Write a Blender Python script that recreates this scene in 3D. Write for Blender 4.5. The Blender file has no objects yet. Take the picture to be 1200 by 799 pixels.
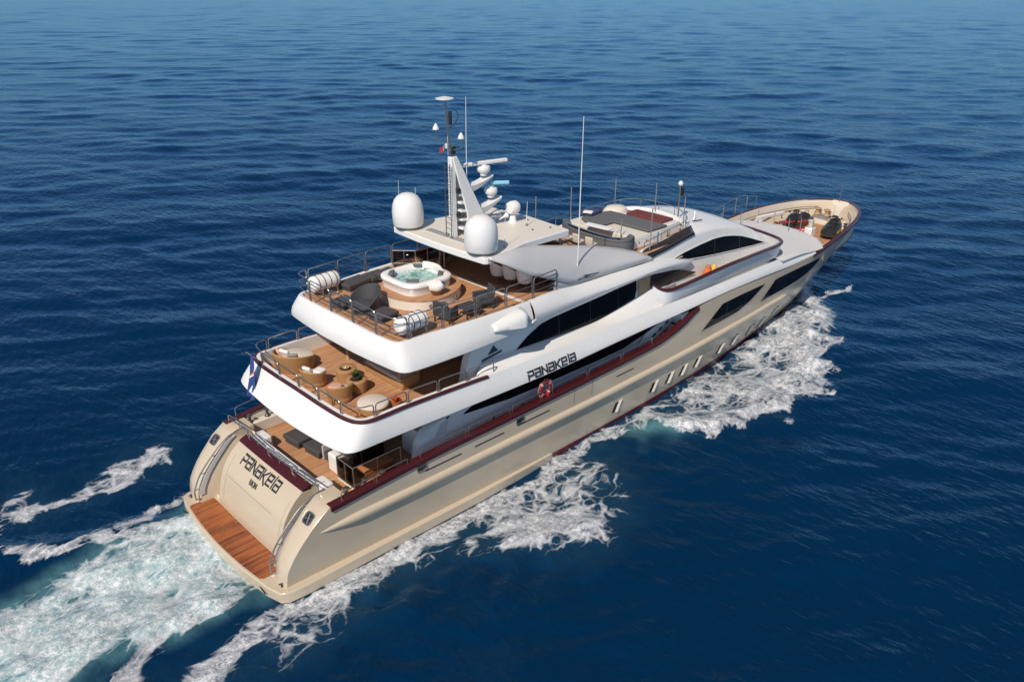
import bpy, bmesh, math, random
import numpy as np
from mathutils import Vector, Matrix
random.seed(7)
R = math.radians
scene = bpy.context.scene
col = scene.collection

# ------------------------------------------------------------------ camera
cam_d = bpy.data.cameras.new('camera')
cam = bpy.data.objects.new('camera', cam_d)
col.objects.link(cam)
cam_d.sensor_width = 36.0
cam_d.lens = 950.0 / 1200.0 * 36.0
cam_d.clip_start = 0.5
cam_d.clip_end = 80000
CX, CY, CZ, YAW, PITCH, ROLL = -9.4677, -25.2676, 20.2281, 0.802795, 0.42985, 0.00304
fw = Vector((math.cos(YAW) * math.cos(PITCH), math.sin(YAW) * math.cos(PITCH), -math.sin(PITCH)))
rt = Vector((math.sin(YAW), -math.cos(YAW), 0))
up = rt.cross(fw)
r2 = rt * math.cos(ROLL) + up * math.sin(ROLL)
u2 = -rt * math.sin(ROLL) + up * math.cos(ROLL)
cam.matrix_world = Matrix(((r2.x, u2.x, -fw.x, CX), (r2.y, u2.y, -fw.y, CY), (r2.z, u2.z, -fw.z, CZ), (0, 0, 0, 1)))
scene.camera = cam

# ------------------------------------------------------------------ sky, sun, exposure
SUN_TO = Vector((-0.90, -0.38, 0.98)).normalized()      # direction towards the sun
sun_el = math.asin(SUN_TO.z)
world = bpy.data.worlds.new('World')
scene.world = world
world.use_nodes = True
wn = world.node_tree.nodes
sky = wn.new('ShaderNodeTexSky')
sky.sky_type = 'NISHITA'
sky.sun_disc = False
sky.sun_elevation = sun_el
sky.sun_rotation = math.atan2(SUN_TO.x, SUN_TO.y)
sky.air_density = 1.0
sky.dust_density = 0.1
sky.ozone_density = 1.2
sky_tint = wn.new('ShaderNodeMix'); sky_tint.data_type = 'RGBA'; sky_tint.blend_type = 'MULTIPLY'
sky_tint.inputs[0].default_value = 1.0
sky_tint.inputs[7].default_value = (0.92, 0.97, 1.07, 1)
world.node_tree.links.new(sky.outputs[0], sky_tint.inputs[6])
world.node_tree.links.new(sky_tint.outputs[2], wn['Background'].inputs[0])
wn['Background'].inputs[1].default_value = 0.076
sun_d = bpy.data.lights.new('sun', 'SUN')
sun_d.energy = 4.4
sun_d.angle = R(0.5)
sun_d.color = (1.0, 0.91, 0.79)
sun = bpy.data.objects.new('sun', sun_d)
col.objects.link(sun)
sun.rotation_euler = SUN_TO.to_track_quat('Z', 'Y').to_euler()
sun.location = (-40, 0, 60)
scene.view_settings.view_transform = 'Standard'
scene.view_settings.look = 'None'
scene.view_settings.exposure = 0.0
scene.view_settings.gamma = 1.0
scene.view_settings.use_curve_mapping = False
scene.cycles.max_bounces = 6
scene.cycles.diffuse_bounces = 3
scene.cycles.glossy_bounces = 4
scene.cycles.transmission_bounces = 5

# ------------------------------------------------------------------ materials
MATS = {}

def newmat(name):
    m = bpy.data.materials.new(name)
    m.use_nodes = True
    MATS[name] = m
    nt = m.node_tree
    return m, nt, nt.nodes['Principled BSDF']

def mat(name, color, rough=0.4, metal=0.0, var=0.06, vscale=1.5, coat=0.0, bump=0.0, bscale=30.0, spec=0.5, rvar=0.0):
    """principled surface whose colour wanders a little with an object-space noise"""
    m, nt, b = newmat(name)
    tc = nt.nodes.new('ShaderNodeTexCoord')
    nz = nt.nodes.new('ShaderNodeTexNoise')
    nz.inputs['Scale'].default_value = vscale
    nz.inputs['Detail'].default_value = 6
    nt.links.new(tc.outputs['Object'], nz.inputs['Vector'])
    mx = nt.nodes.new('ShaderNodeMix')
    mx.data_type = 'RGBA'
    c = color
    mx.inputs[6].default_value = (c[0] * (1 - var), c[1] * (1 - var), c[2] * (1 - var), 1)
    mx.inputs[7].default_value = (min(1, c[0] * (1 + var)), min(1, c[1] * (1 + var)), min(1, c[2] * (1 + var)), 1)
    nt.links.new(nz.outputs[0], mx.inputs[0])
    nt.links.new(mx.outputs[2], b.inputs['Base Color'])
    b.inputs['Roughness'].default_value = rough
    b.inputs['Metallic'].default_value = metal
    b.inputs['Specular IOR Level'].default_value = spec
    b.inputs['Coat Weight'].default_value = coat
    b.inputs['Coat Roughness'].default_value = 0.08
    if rvar:
        mr = nt.nodes.new('ShaderNodeMapRange')
        mr.inputs[3].default_value = max(0.02, rough - rvar)
        mr.inputs[4].default_value = rough + rvar
        nt.links.new(nz.outputs[0], mr.inputs[0])
        nt.links.new(mr.outputs[0], b.inputs['Roughness'])
    if bump:
        n2 = nt.nodes.new('ShaderNodeTexNoise')
        n2.inputs['Scale'].default_value = bscale
        n2.inputs['Detail'].default_value = 4
        nt.links.new(tc.outputs['Object'], n2.inputs['Vector'])
        bp = nt.nodes.new('ShaderNodeBump')
        bp.inputs['Strength'].default_value = bump
        bp.inputs['Distance'].default_value = 0.02
        nt.links.new(n2.outputs[0], bp.inputs['Height'])
        nt.links.new(bp.outputs[0], b.inputs['Normal'])
    return m

def teak(name, c1, c2, seam, width=0.09, rough=0.6, wet=0.0, seam_w=0.10):
    """fore-and-aft planks with dark caulking; plank tones and weathering vary"""
    m, nt, b = newmat(name)
    N, L = nt.nodes.new, nt.links.new
    tc = N('ShaderNodeTexCoord')
    sp = N('ShaderNodeSeparateXYZ')
    L(tc.outputs['Object'], sp.inputs[0])
    dv = N('ShaderNodeMath'); dv.operation = 'DIVIDE'; dv.inputs[1].default_value = width
    L(sp.outputs[1], dv.inputs[0])
    fl = N('ShaderNodeMath'); fl.operation = 'FLOOR'; L(dv.outputs[0], fl.inputs[0])
    fr = N('ShaderNodeMath'); fr.operation = 'FRACT'; L(dv.outputs[0], fr.inputs[0])
    # plank lengths: offset x by a random amount per row
    wn1 = N('ShaderNodeTexWhiteNoise'); wn1.noise_dimensions = '1D'; L(fl.outputs[0], wn1.inputs['W'])
    ax = N('ShaderNodeMath'); ax.operation = 'MULTIPLY_ADD'; ax.inputs[1].default_value = 7.0
    L(wn1.outputs[0], ax.inputs[0]); L(sp.outputs[0], ax.inputs[2])
    dx = N('ShaderNodeMath'); dx.operation = 'DIVIDE'; dx.inputs[1].default_value = 2.4; L(ax.outputs[0], dx.inputs[0])
    fx = N('ShaderNodeMath'); fx.operation = 'FLOOR'; L(dx.outputs[0], fx.inputs[0])
    cb = N('ShaderNodeCombineXYZ'); L(fl.outputs[0], cb.inputs[0]); L(fx.outputs[0], cb.inputs[1])
    wn2 = N('ShaderNodeTexWhiteNoise'); wn2.noise_dimensions = '2D'; L(cb.outputs[0], wn2.inputs['Vector'])
    mp = N('ShaderNodeMapping'); mp.inputs['Scale'].default_value = (0.8, 14, 4)
    L(tc.outputs['Object'], mp.inputs[0])
    nz = N('ShaderNodeTexNoise'); nz.inputs['Scale'].default_value = 1.6; nz.inputs['Detail'].default_value = 8
    L(mp.outputs[0], nz.inputs['Vector'])
    n2 = N('ShaderNodeTexNoise'); n2.inputs['Scale'].default_value = 0.55; n2.inputs['Detail'].default_value = 5
    L(tc.outputs['Object'], n2.inputs['Vector'])
    ad = N('ShaderNodeMath'); ad.operation = 'ADD'; L(wn2.outputs[0], ad.inputs[0]); L(nz.outputs[0], ad.inputs[1])
    a2 = N('ShaderNodeMath'); a2.operation = 'MULTIPLY_ADD'; a2.inputs[1].default_value = 2.6 if wet else 0.9
    L(n2.outputs[0], a2.inputs[0]); L(ad.outputs[0], a2.inputs[2])
    mr = N('ShaderNodeMapRange'); mr.inputs[1].default_value = 1.5 if wet else 0.7; mr.inputs[2].default_value = 2.1 if not wet else 2.7
    L(a2.outputs[0], mr.inputs[0])
    mx = N('ShaderNodeMix'); mx.data_type = 'RGBA'
    mx.inputs[6].default_value = (*c1, 1); mx.inputs[7].default_value = (*c2, 1)
    L(mr.outputs[0], mx.inputs[0])
    sm = N('ShaderNodeMath'); sm.operation = 'LESS_THAN'; sm.inputs[1].default_value = seam_w; L(fr.outputs[0], sm.inputs[0])
    m2 = N('ShaderNodeMix'); m2.data_type = 'RGBA'; m2.inputs[7].default_value = (*seam, 1)
    L(mx.outputs[2], m2.inputs[6]); L(sm.outputs[0], m2.inputs[0])
    L(m2.outputs[2], b.inputs['Base Color'])
    b.inputs['Roughness'].default_value = rough
    return m

mat('white', (0.74, 0.725, 0.70), 0.28, coat=0.25, var=0.025, vscale=0.7, rvar=0.06)
mat('cream', (0.70, 0.635, 0.54), 0.4, var=0.05)
mat('hull_beige', (0.545, 0.45, 0.33), 0.24, coat=0.35, var=0.03, vscale=0.5, rvar=0.05, bump=0.25, bscale=1.3)
mat('grey_deck', (0.60, 0.585, 0.56), 0.62, var=0.05, bump=0.15, bscale=60)
mat('wing_grey', (0.54, 0.53, 0.53), 0.4, var=0.03, vscale=0.8)
mat('house_white', (0.70, 0.71, 0.72), 0.3, coat=0.2, var=0.03)
mat('burgundy', (0.062, 0.009, 0.011), 0.28, coat=0.2, var=0.15)
mat('varnished_rail', (0.20, 0.038, 0.020), 0.2, coat=0.6, var=0.2, vscale=6)
mat('boot_red', (0.16, 0.012, 0.018), 0.35, var=0.1)
mat('black_glass', (0.006, 0.006, 0.007), 0.05, var=0.3, vscale=3, spec=0.14)
mat('tinted_glass', (0.035, 0.026, 0.022), 0.08, var=0.2)
mat('steel', (0.46, 0.43, 0.40), 0.28, metal=0.9, var=0.1)
mat('dark_steel', (0.10, 0.09, 0.085), 0.35, metal=0.5, var=0.1)
mat('dark_fabric', (0.058, 0.055, 0.058), 0.85, var=0.15, vscale=5, bump=0.5, bscale=45)
mat('dark_weave', (0.050, 0.050, 0.054), 0.6, var=0.3, vscale=40, bump=0.9, bscale=60)
mat('grey_cover', (0.115, 0.115, 0.118), 0.75, var=0.08, vscale=4, bump=0.3, bscale=30)
mat('wicker', (0.40, 0.215, 0.085), 0.65, var=0.28, vscale=30, bump=0.9, bscale=55)
mat('beige_fabric', (0.62, 0.53, 0.45), 0.85, var=0.06, vscale=6, bump=0.3, bscale=40)
mat('white_fabric', (0.74, 0.70, 0.66), 0.85, var=0.06, vscale=8, bump=0.3, bscale=40)
mat('pink_fabric', (0.62, 0.35, 0.28), 0.85, var=0.25, vscale=14)
mat('maroon_fabric', (0.145, 0.030, 0.028), 0.85, var=0.12, vscale=8, bump=0.3)
mat('blue_fabric', (0.035, 0.05, 0.13), 0.85, var=0.15, vscale=8)
mat('raft_white', (0.78, 0.76, 0.73), 0.4, var=0.04, vscale=4)
mat('black_rubber', (0.02, 0.02, 0.022), 0.5, var=0.2)
mat('letter_dark', (0.045, 0.047, 0.055), 0.3, metal=0.3, var=0.1)
mat('navy', (0.02, 0.04, 0.08), 0.4)
mat('walnut', (0.16, 0.062, 0.026), 0.4, var=0.25, vscale=5)
mat('terracotta', (0.40, 0.16, 0.06), 0.7, var=0.1)
mat('leaf', (0.05, 0.11, 0.03), 0.6, var=0.4, vscale=20)
mat('flower_orange', (0.55, 0.10, 0.03), 0.7, var=0.3, vscale=20)
mat('yellow', (0.65, 0.42, 0.10), 0.6, var=0.15, vscale=8)
mat('orange', (0.60, 0.13, 0.03), 0.6, var=0.2, vscale=8)
mat('ring_red', (0.20, 0.014, 0.022), 0.5, var=0.15, vscale=6)
mat('jet_red', (0.42, 0.015, 0.025), 0.25, coat=0.5, var=0.1)
mat('jet_black', (0.018, 0.020, 0.020), 0.3, coat=0.4, var=0.2)
mat('lime', (0.30, 0.34, 0.04), 0.35, var=0.1)
mat('light_blue', (0.25, 0.55, 0.66), 0.35)
mat('flag_blue', (0.022, 0.05, 0.19), 0.8, var=0.1, vscale=4)
mat('flag_orange', (0.55, 0.13, 0.03), 0.8)
mat('flag_white', (0.75, 0.74, 0.72), 0.8)
mat('flag_green', (0.02, 0.20, 0.06), 0.8)
mat('flag_red', (0.50, 0.02, 0.03), 0.8)
mat('pale_wood', (0.42, 0.27, 0.15), 0.7, var=0.15)
mat('soot_grey', (0.22, 0.21, 0.20), 0.6)
teak('teak', (0.37, 0.175, 0.082), (0.55, 0.30, 0.155), (0.16, 0.085, 0.05), 0.10)
teak('teak_wet', (0.105, 0.030, 0.016), (0.40, 0.125, 0.038), (0.05, 0.016, 0.008), 0.13, rough=0.32, wet=1.0, seam_w=0.13)

def lattice_mat():
    m, nt, b = newmat('tub_water')
    N, L = nt.nodes.new, nt.links.new
    tc = N('ShaderNodeTexCoord')
    nz = N('ShaderNodeTexNoise'); nz.inputs['Scale'].default_value = 3.2; nz.inputs['Detail'].default_value = 7
    nz.inputs['Distortion'].default_value = 1.2
    L(tc.outputs['Object'], nz.inputs['Vector'])
    rp = N('ShaderNodeValToRGB')
    rp.color_ramp.elements[0].position = 0.38; rp.color_ramp.elements[0].color = (0.10, 0.30, 0.27, 1)
    rp.color_ramp.elements[1].position = 0.68; rp.color_ramp.elements[1].color = (0.62, 0.76, 0.72, 1)
    L(nz.outputs[0], rp.inputs[0]); L(rp.outputs[0], b.inputs['Base Color'])
    b.inputs['Roughness'].default_value = 0.12
    bp = N('ShaderNodeBump'); bp.inputs['Strength'].default_value = 0.5; bp.inputs['Distance'].default_value = 0.05
    L(nz.outputs[0], bp.inputs['Height']); L(bp.outputs[0], b.inputs['Normal'])
lattice_mat()

def glass_mat():
    m, nt, b = newmat('smoked_glass')
    N, L = nt.nodes.new, nt.links.new
    tr = N('ShaderNodeBsdfTransparent'); tr.inputs[0].default_value = (0.42, 0.33, 0.29, 1)
    gl = N('ShaderNodeBsdfGlossy'); gl.inputs['Roughness'].default_value = 0.04
    lw = N('ShaderNodeLayerWeight'); lw.inputs[0].default_value = 0.25
    mx = N('ShaderNodeMixShader'); L(lw.outputs['Fresnel'], mx.inputs[0]); L(tr.outputs[0], mx.inputs[1]); L(gl.outputs[0], mx.inputs[2])
    L(mx.outputs[0], nt.nodes['Material Output'].inputs[0])
    m2, nt, b = newmat('clear_glass')
    N, L = nt.nodes.new, nt.links.new
    tr = N('ShaderNodeBsdfTransparent'); tr.inputs[0].default_value = (0.78, 0.80, 0.80, 1)
    gl = N('ShaderNodeBsdfGlossy'); gl.inputs['Roughness'].default_value = 0.04
    lw = N('ShaderNodeLayerWeight'); lw.inputs[0].default_value = 0.3
    mx = N('ShaderNodeMixShader'); L(lw.outputs['Fresnel'], mx.inputs[0]); L(tr.outputs[0], mx.inputs[1]); L(gl.outputs[0], mx.inputs[2])
    L(mx.outputs[0], nt.nodes['Material Output'].inputs[0])
glass_mat()

# ------------------------------------------------------------------ mesh helpers
def cr(pts, n=24):
    """Catmull-Rom through pts, n samples per span"""
    P = np.array(pts, float)
    if len(P) == 2:
        t = np.linspace(0, 1, n + 1)[:, None]
        return P[0] * (1 - t) + P[1] * t
    A = np.vstack([2 * P[0] - P[1], P, 2 * P[-1] - P[-2]])
    out = []
    for i in range(1, len(A) - 2):
        p0, p1, p2, p3 = A[i - 1], A[i], A[i + 1], A[i + 2]
        d1 = np.linalg.norm(p2 - p1) + 1e-9
        d0 = np.linalg.norm(p1 - p0) + 1e-9
        d2 = np.linalg.norm(p3 - p2) + 1e-9
        m1 = (p2 - p0) / (d0 + d1) * d1
        m2 = (p3 - p1) / (d1 + d2) * d1
        for t in np.linspace(0, 1, n, endpoint=False):
            out.append((2 * t**3 - 3 * t**2 + 1) * p1 + (t**3 - 2 * t**2 + t) * m1 + (-2 * t**3 + 3 * t**2) * p2 + (t**3 - t**2) * m2)
    out.append(P[-1])
    return np.array(out)

def rs(pts, n, smooth=True):
    """resample a control polyline to n points by arc length"""
    C = cr(pts, 24) if smooth else np.array(pts, float)
    s = np.concatenate([[0], np.cumsum(np.linalg.norm(np.diff(C, axis=0), axis=1))])
    t = np.linspace(0, s[-1], n)
    return np.stack([np.interp(t, s, C[:, k]) for k in range(C.shape[1])], 1)

def atx(pts, xs, smooth=True):
    """sample a control polyline (x increasing) at given xs"""
    C = cr(pts, 24) if smooth else np.array(pts, float)
    return np.stack([xs] + [np.interp(xs, C[:, 0], C[:, k]) for k in range(1, C.shape[1])], 1)

class MB:
    def __init__(s):
        s.v, s.f, s.m = [], [], []
    def add(s, V, F, mi=0):
        o = len(s.v)
        s.v += [tuple(map(float, p)) for p in V]
        s.f += [tuple(i + o for i in f) for f in F]
        s.m += [mi] * len(F)
        return s
    def box(s, c, d, rz=0.0, mi=0, ry=0.0, rx=0.0):
        M = Matrix.Rotation(rz, 3, 'Z') @ Matrix.Rotation(ry, 3, 'Y') @ Matrix.Rotation(rx, 3, 'X')
        V = []
        for z in (-.5, .5):
            for x, y in ((-.5, -.5), (.5, -.5), (.5, .5), (-.5, .5)):
                q = M @ Vector((x * d[0], y * d[1], z * d[2]))
                V.append((q.x + c[0], q.y + c[1], q.z + c[2]))
        return s.add(V, [(3, 2, 1, 0), (4, 5, 6, 7), (0, 1, 5, 4), (1, 2, 6, 5), (2, 3, 7, 6), (3, 0, 4, 7)], mi)
    def loft(s, rows, close=False, cap0=False, cap1=False, mi=0, flip=False, ring=False):
        n = len(rows[0]); V = [p for r in rows for p in r]; F = []
        m = len(rows)
        for i in range(m if ring else m - 1):
            i2 = (i + 1) % m
            for j in range(n if close else n - 1):
                k = (j + 1) % n
                q = (i * n + j, i * n + k, i2 * n + k, i2 * n + j)
                F.append(q[::-1] if flip else q)
        if cap0: F.append(tuple(range(n))[::-1] if not flip else tuple(range(n)))
        if cap1:
            o = (m - 1) * n
            F.append(tuple(o + i for i in range(n)) if not flip else tuple(o + i for i in range(n))[::-1])
        return s.add(V, F, mi)
    def tube(s, pts, r, n=8, closed=False, mi=0, sx=1.0):
        P = [Vector(p) for p in pts]
        rr = r if hasattr(r, '__len__') else [r] * len(P)
        rows = []
        ref = None
        for i, p in enumerate(P):
            if closed: t = P[(i + 1) % len(P)] - P[i - 1]
            else: t = P[min(i + 1, len(P) - 1)] - P[max(i - 1, 0)]
            t.normalize()
            if ref is None:
                ref = Vector((0, 0, 1)) if abs(t.z) < 0.9 else Vector((1, 0, 0))
            a = (ref - t * ref.dot(t))
            if a.length < 1e-4: a = t.orthogonal()
            a.normalize(); b = t.cross(a); ref = a
            rows.append([p + (a * math.cos(2 * math.pi * k / n) + b * math.sin(2 * math.pi * k / n) * sx) * rr[i] for k in range(n)])
        if closed: return s.loft(rows, close=True, ring=True, mi=mi)
        return s.loft(rows, close=True, cap0=True, cap1=True, mi=mi)
    def lathe(s, prof, c=(0, 0, 0), n=24, mi=0, sx=1.0, sy=1.0):
        """profile of (radius, z) bottom to top about a vertical axis"""
        rows = [[(c[0] + r * sx * math.cos(2 * math.pi * k / n), c[1] + r * sy * math.sin(2 * math.pi * k / n), c[2] + z) for k in range(n)] for r, z in prof]
        return s.loft(rows, close=True, cap0=prof[0][0] > 1e-4, cap1=prof[-1][0] > 1e-4, mi=mi)
    def prism(s, poly, z0, z1, mi=0):
        """horizontal outline (counter-clockwise) extruded; z may be callables of (x, y)"""
        f0 = z0 if callable(z0) else (lambda x, y: z0)
        f1 = z1 if callable(z1) else (lambda x, y: z1)
        n = len(poly)
        V = [(p[0], p[1], f0(*p[:2])) for p in poly] + [(p[0], p[1], f1(*p[:2])) for p in poly]
        F = [tuple(range(n))[::-1], tuple(range(n, 2 * n))] + [(i, (i + 1) % n, n + (i + 1) % n, n + i) for i in range(n)]
        return s.add(V, F, mi)
    def slab(s, poly, vec, mi=0):
        """planar polygon given in 3-D, extruded along vec"""
        n = len(poly); v = Vector(vec)
        V = [tuple(Vector(p)) for p in poly] + [tuple(Vector(p) + v) for p in poly]
        F = [tuple(range(n))[::-1], tuple(range(n, 2 * n))] + [(i, (i + 1) % n, n + (i + 1) % n, n + i) for i in range(n)]
        return s.add(V, F, mi)
    def mirror(s):
        o = MB()
        o.v = [(x, -y, z) for x, y, z in s.v]; o.f = [f[::-1] for f in s.f]; o.m = list(s.m)
        return o
    def merge(s, o):
        k = len(s.v); s.v += o.v; s.f += [tuple(i + k for i in f) for f in o.f]; s.m += o.m
        return s
    def xf(s, M):
        s.v = [tuple(M @ Vector(p)) for p in s.v]
        return s

YROOT = None

def build(name, mb, mats, parent=None, angle=35, bevel=0.0, bseg=2, solid=0.0, weld=False, subd=0, loc=None):
    me = bpy.data.meshes.new(name)
    me.from_pydata(mb.v, [], mb.f)
    mats = [mats] if isinstance(mats, str) else mats
    for k in mats: me.materials.append(MATS[k])
    if len(mats) > 1:
        me.polygons.foreach_set('material_index', mb.m)
    bm = bmesh.new(); bm.from_mesh(me)
    bmesh.ops.remove_doubles(bm, verts=bm.verts, dist=1e-4)
    bmesh.ops.recalc_face_normals(bm, faces=bm.faces)
    bm.to_mesh(me); bm.free()
    me.polygons.foreach_set('use_smooth', [True] * len(me.polygons))
    if angle < 180: me.set_sharp_from_angle(angle=R(angle))
    o = bpy.data.objects.new(name, me)
    col.objects.link(o)
    if parent is not None: o.parent = parent
    if loc: o.location = loc
    if subd:
        md = o.modifiers.new('subdivision', 'SUBSURF'); md.levels = subd; md.render_levels = subd
    if solid:
        md = o.modifiers.new('thickness', 'SOLIDIFY'); md.thickness = solid; md.offset = 0
    if bevel:
        md = o.modifiers.new('bevel', 'BEVEL'); md.width = bevel; md.segments = bseg; md.limit_method = 'ANGLE'; md.angle_limit = R(40)
    return o

def part(name, mb, mats, parent=None, **k):
    return build(name, mb, mats, YROOT if parent is None else parent, **k)

def pair(name, mb, mats, parent=None, **k):
    """a starboard part and its port twin, two objects"""
    return part(name, mb, mats, parent, **k), part(name, mb.mirror(), mats, parent, **k)

def thing(name, label, cat, loc=(0, 0, 0), rz=0.0, group=None):
    o = bpy.data.objects.new(name, None)
    col.objects.link(o)
    o.empty_display_size = 0.3
    o.location = loc; o.rotation_euler = (0, 0, rz)
    o['label'] = label; o['category'] = cat
    if group: o['group'] = group
    return o

def tag(o, label, cat, group=None, kind=None):
    if kind: o['kind'] = kind
    else:
        o['label'] = label; o['category'] = cat
        if group: o['group'] = group
    return o

def copy_thing(root, label, loc=None, rz=None, group=None):
    def rec(o, parent):
        c = o.copy(); col.objects.link(c)
        if parent is not None: c.parent = parent
        for ch in [q for q in bpy.data.objects if q.parent == o]: rec(ch, c)
        return c
    r = rec(root, None)
    if loc is not None: r.location = loc
    if rz is not None: r.rotation_euler = (0, 0, rz)
    r['label'] = label
    if group: r['group'] = group
    return r

# ================================================================== the sea
def seg_dist(px, py, pts, widths=None):
    """distance to a polyline and the half-width interpolated along it"""
    best = np.full(px.shape, 1e9); wbest = np.ones(px.shape)
    for i in range(len(pts) - 1):
        ax, ay = pts[i]; bx, by = pts[i + 1]
        dx, dy = bx - ax, by - ay
        t = np.clip(((px - ax) * dx + (py - ay) * dy) / (dx * dx + dy * dy + 1e-9), 0, 1)
        d = np.hypot(px - ax - t * dx, py - ay - t * dy)
        m = d < best
        best[m] = d[m]
        if widths is not None:
            wbest[m] = (widths[i] + t * (widths[i + 1] - widths[i]))[m]
    return best, wbest

def inside(px, py, poly):
    r = np.zeros(px.shape, bool)
    n = len(poly)
    for i in range(n):
        x1, y1 = poly[i]; x2, y2 = poly[(i + 1) % n]
        c = ((y1 > py) != (y2 > py)) & (px < (x2 - x1) * (py - y1) / (y2 - y1 + 1e-12) + x1)
        r ^= c
    return r

def sdist(px, py, poly):
    d, _ = seg_dist(px, py, list(poly) + [poly[0]])
    return np.where(inside(px, py, poly), d, -d)

def sstep(a, b, x):
    t = np.clip((x - a) / (b - a), 0, 1)
    return t * t * (3 - 2 * t)

FOAM_CORE = [(0.0, 3.4), (-0.7, 2.6), (-3.5, 3.1), (-5.3, 2.7), (-7.3, 2.3), (-8.8, 2.2), (-14, 2.6), (-14, -3.4), (-9.7, -2.2), (-7.1, -2.6), (-6.4, -2.4), (-4.8, -2.2), (-3.1, -2.7), (-1.5, -2.6), (-0.1, -2.9), (1.0, -2.5), (1.0, 3.0)]
FOAM_SLOW = [(16.0, -5.6), (15.2, -7.0), (14.0, -8.6), (11.8, -9.7), (9.6, -10.0), (8.1, -9.0), (7.4, -7.4), (6.1, -6.4), (4.7, -6.1), (3.5, -6.2), (1.9, -6.4), (0.6, -6.8), (-0.9, -6.6), (-2.7, -6.0), (-4.1, -6.3), (-7, -6.8), (-6, -5.0), (-2.8, -4.5), (-1.3, -4.5), (0.2, -3.9), (3.2, -3.8), (9.1, -3.8), (13.0, -4.0), (14.6, -4.6)]
FOAM_BOW = [(43.4, -0.6), (41.3, -2.6), (39.4, -3.9), (34.9, -5.8), (31.0, -7.7), (27.0, -8.7), (24.0, -9.2), (21.8, -8.3), (19.7, -6.8), (19.4, -5.6), (17.9, -5.2), (16.5, -5.0), (14.8, -5.2), (12.6, -5.2), (13.2, -3.8), (17.8, -3.7), (23.8, -3.6), (29.5, -3.0), (36.9, -2.0), (41, -1.0)]
FOAM_BOWOUT = [(40.7, -3.0), (38.5, -4.0), (34.9, -5.5), (30.9, -7.2), (26.9, -8.2), (24.2, -8.5), (21.8, -7.6), (19.8, -6.1)]
FOAM_PORT = [(-6.4, 9.5), (-5.5, 9.5), (-4.4, 11.0), (-4.1, 8.6), (-3.0, 8.4), (-1.9, 9.1), (-0.5, 9.7), (1.6, 9.2), (1.4, 7.3), (-1.2, 7.0), (-3.2, 7.3), (-4.8, 7.1), (-5.9, 7.9), (-8.7, 8.3)]

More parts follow.
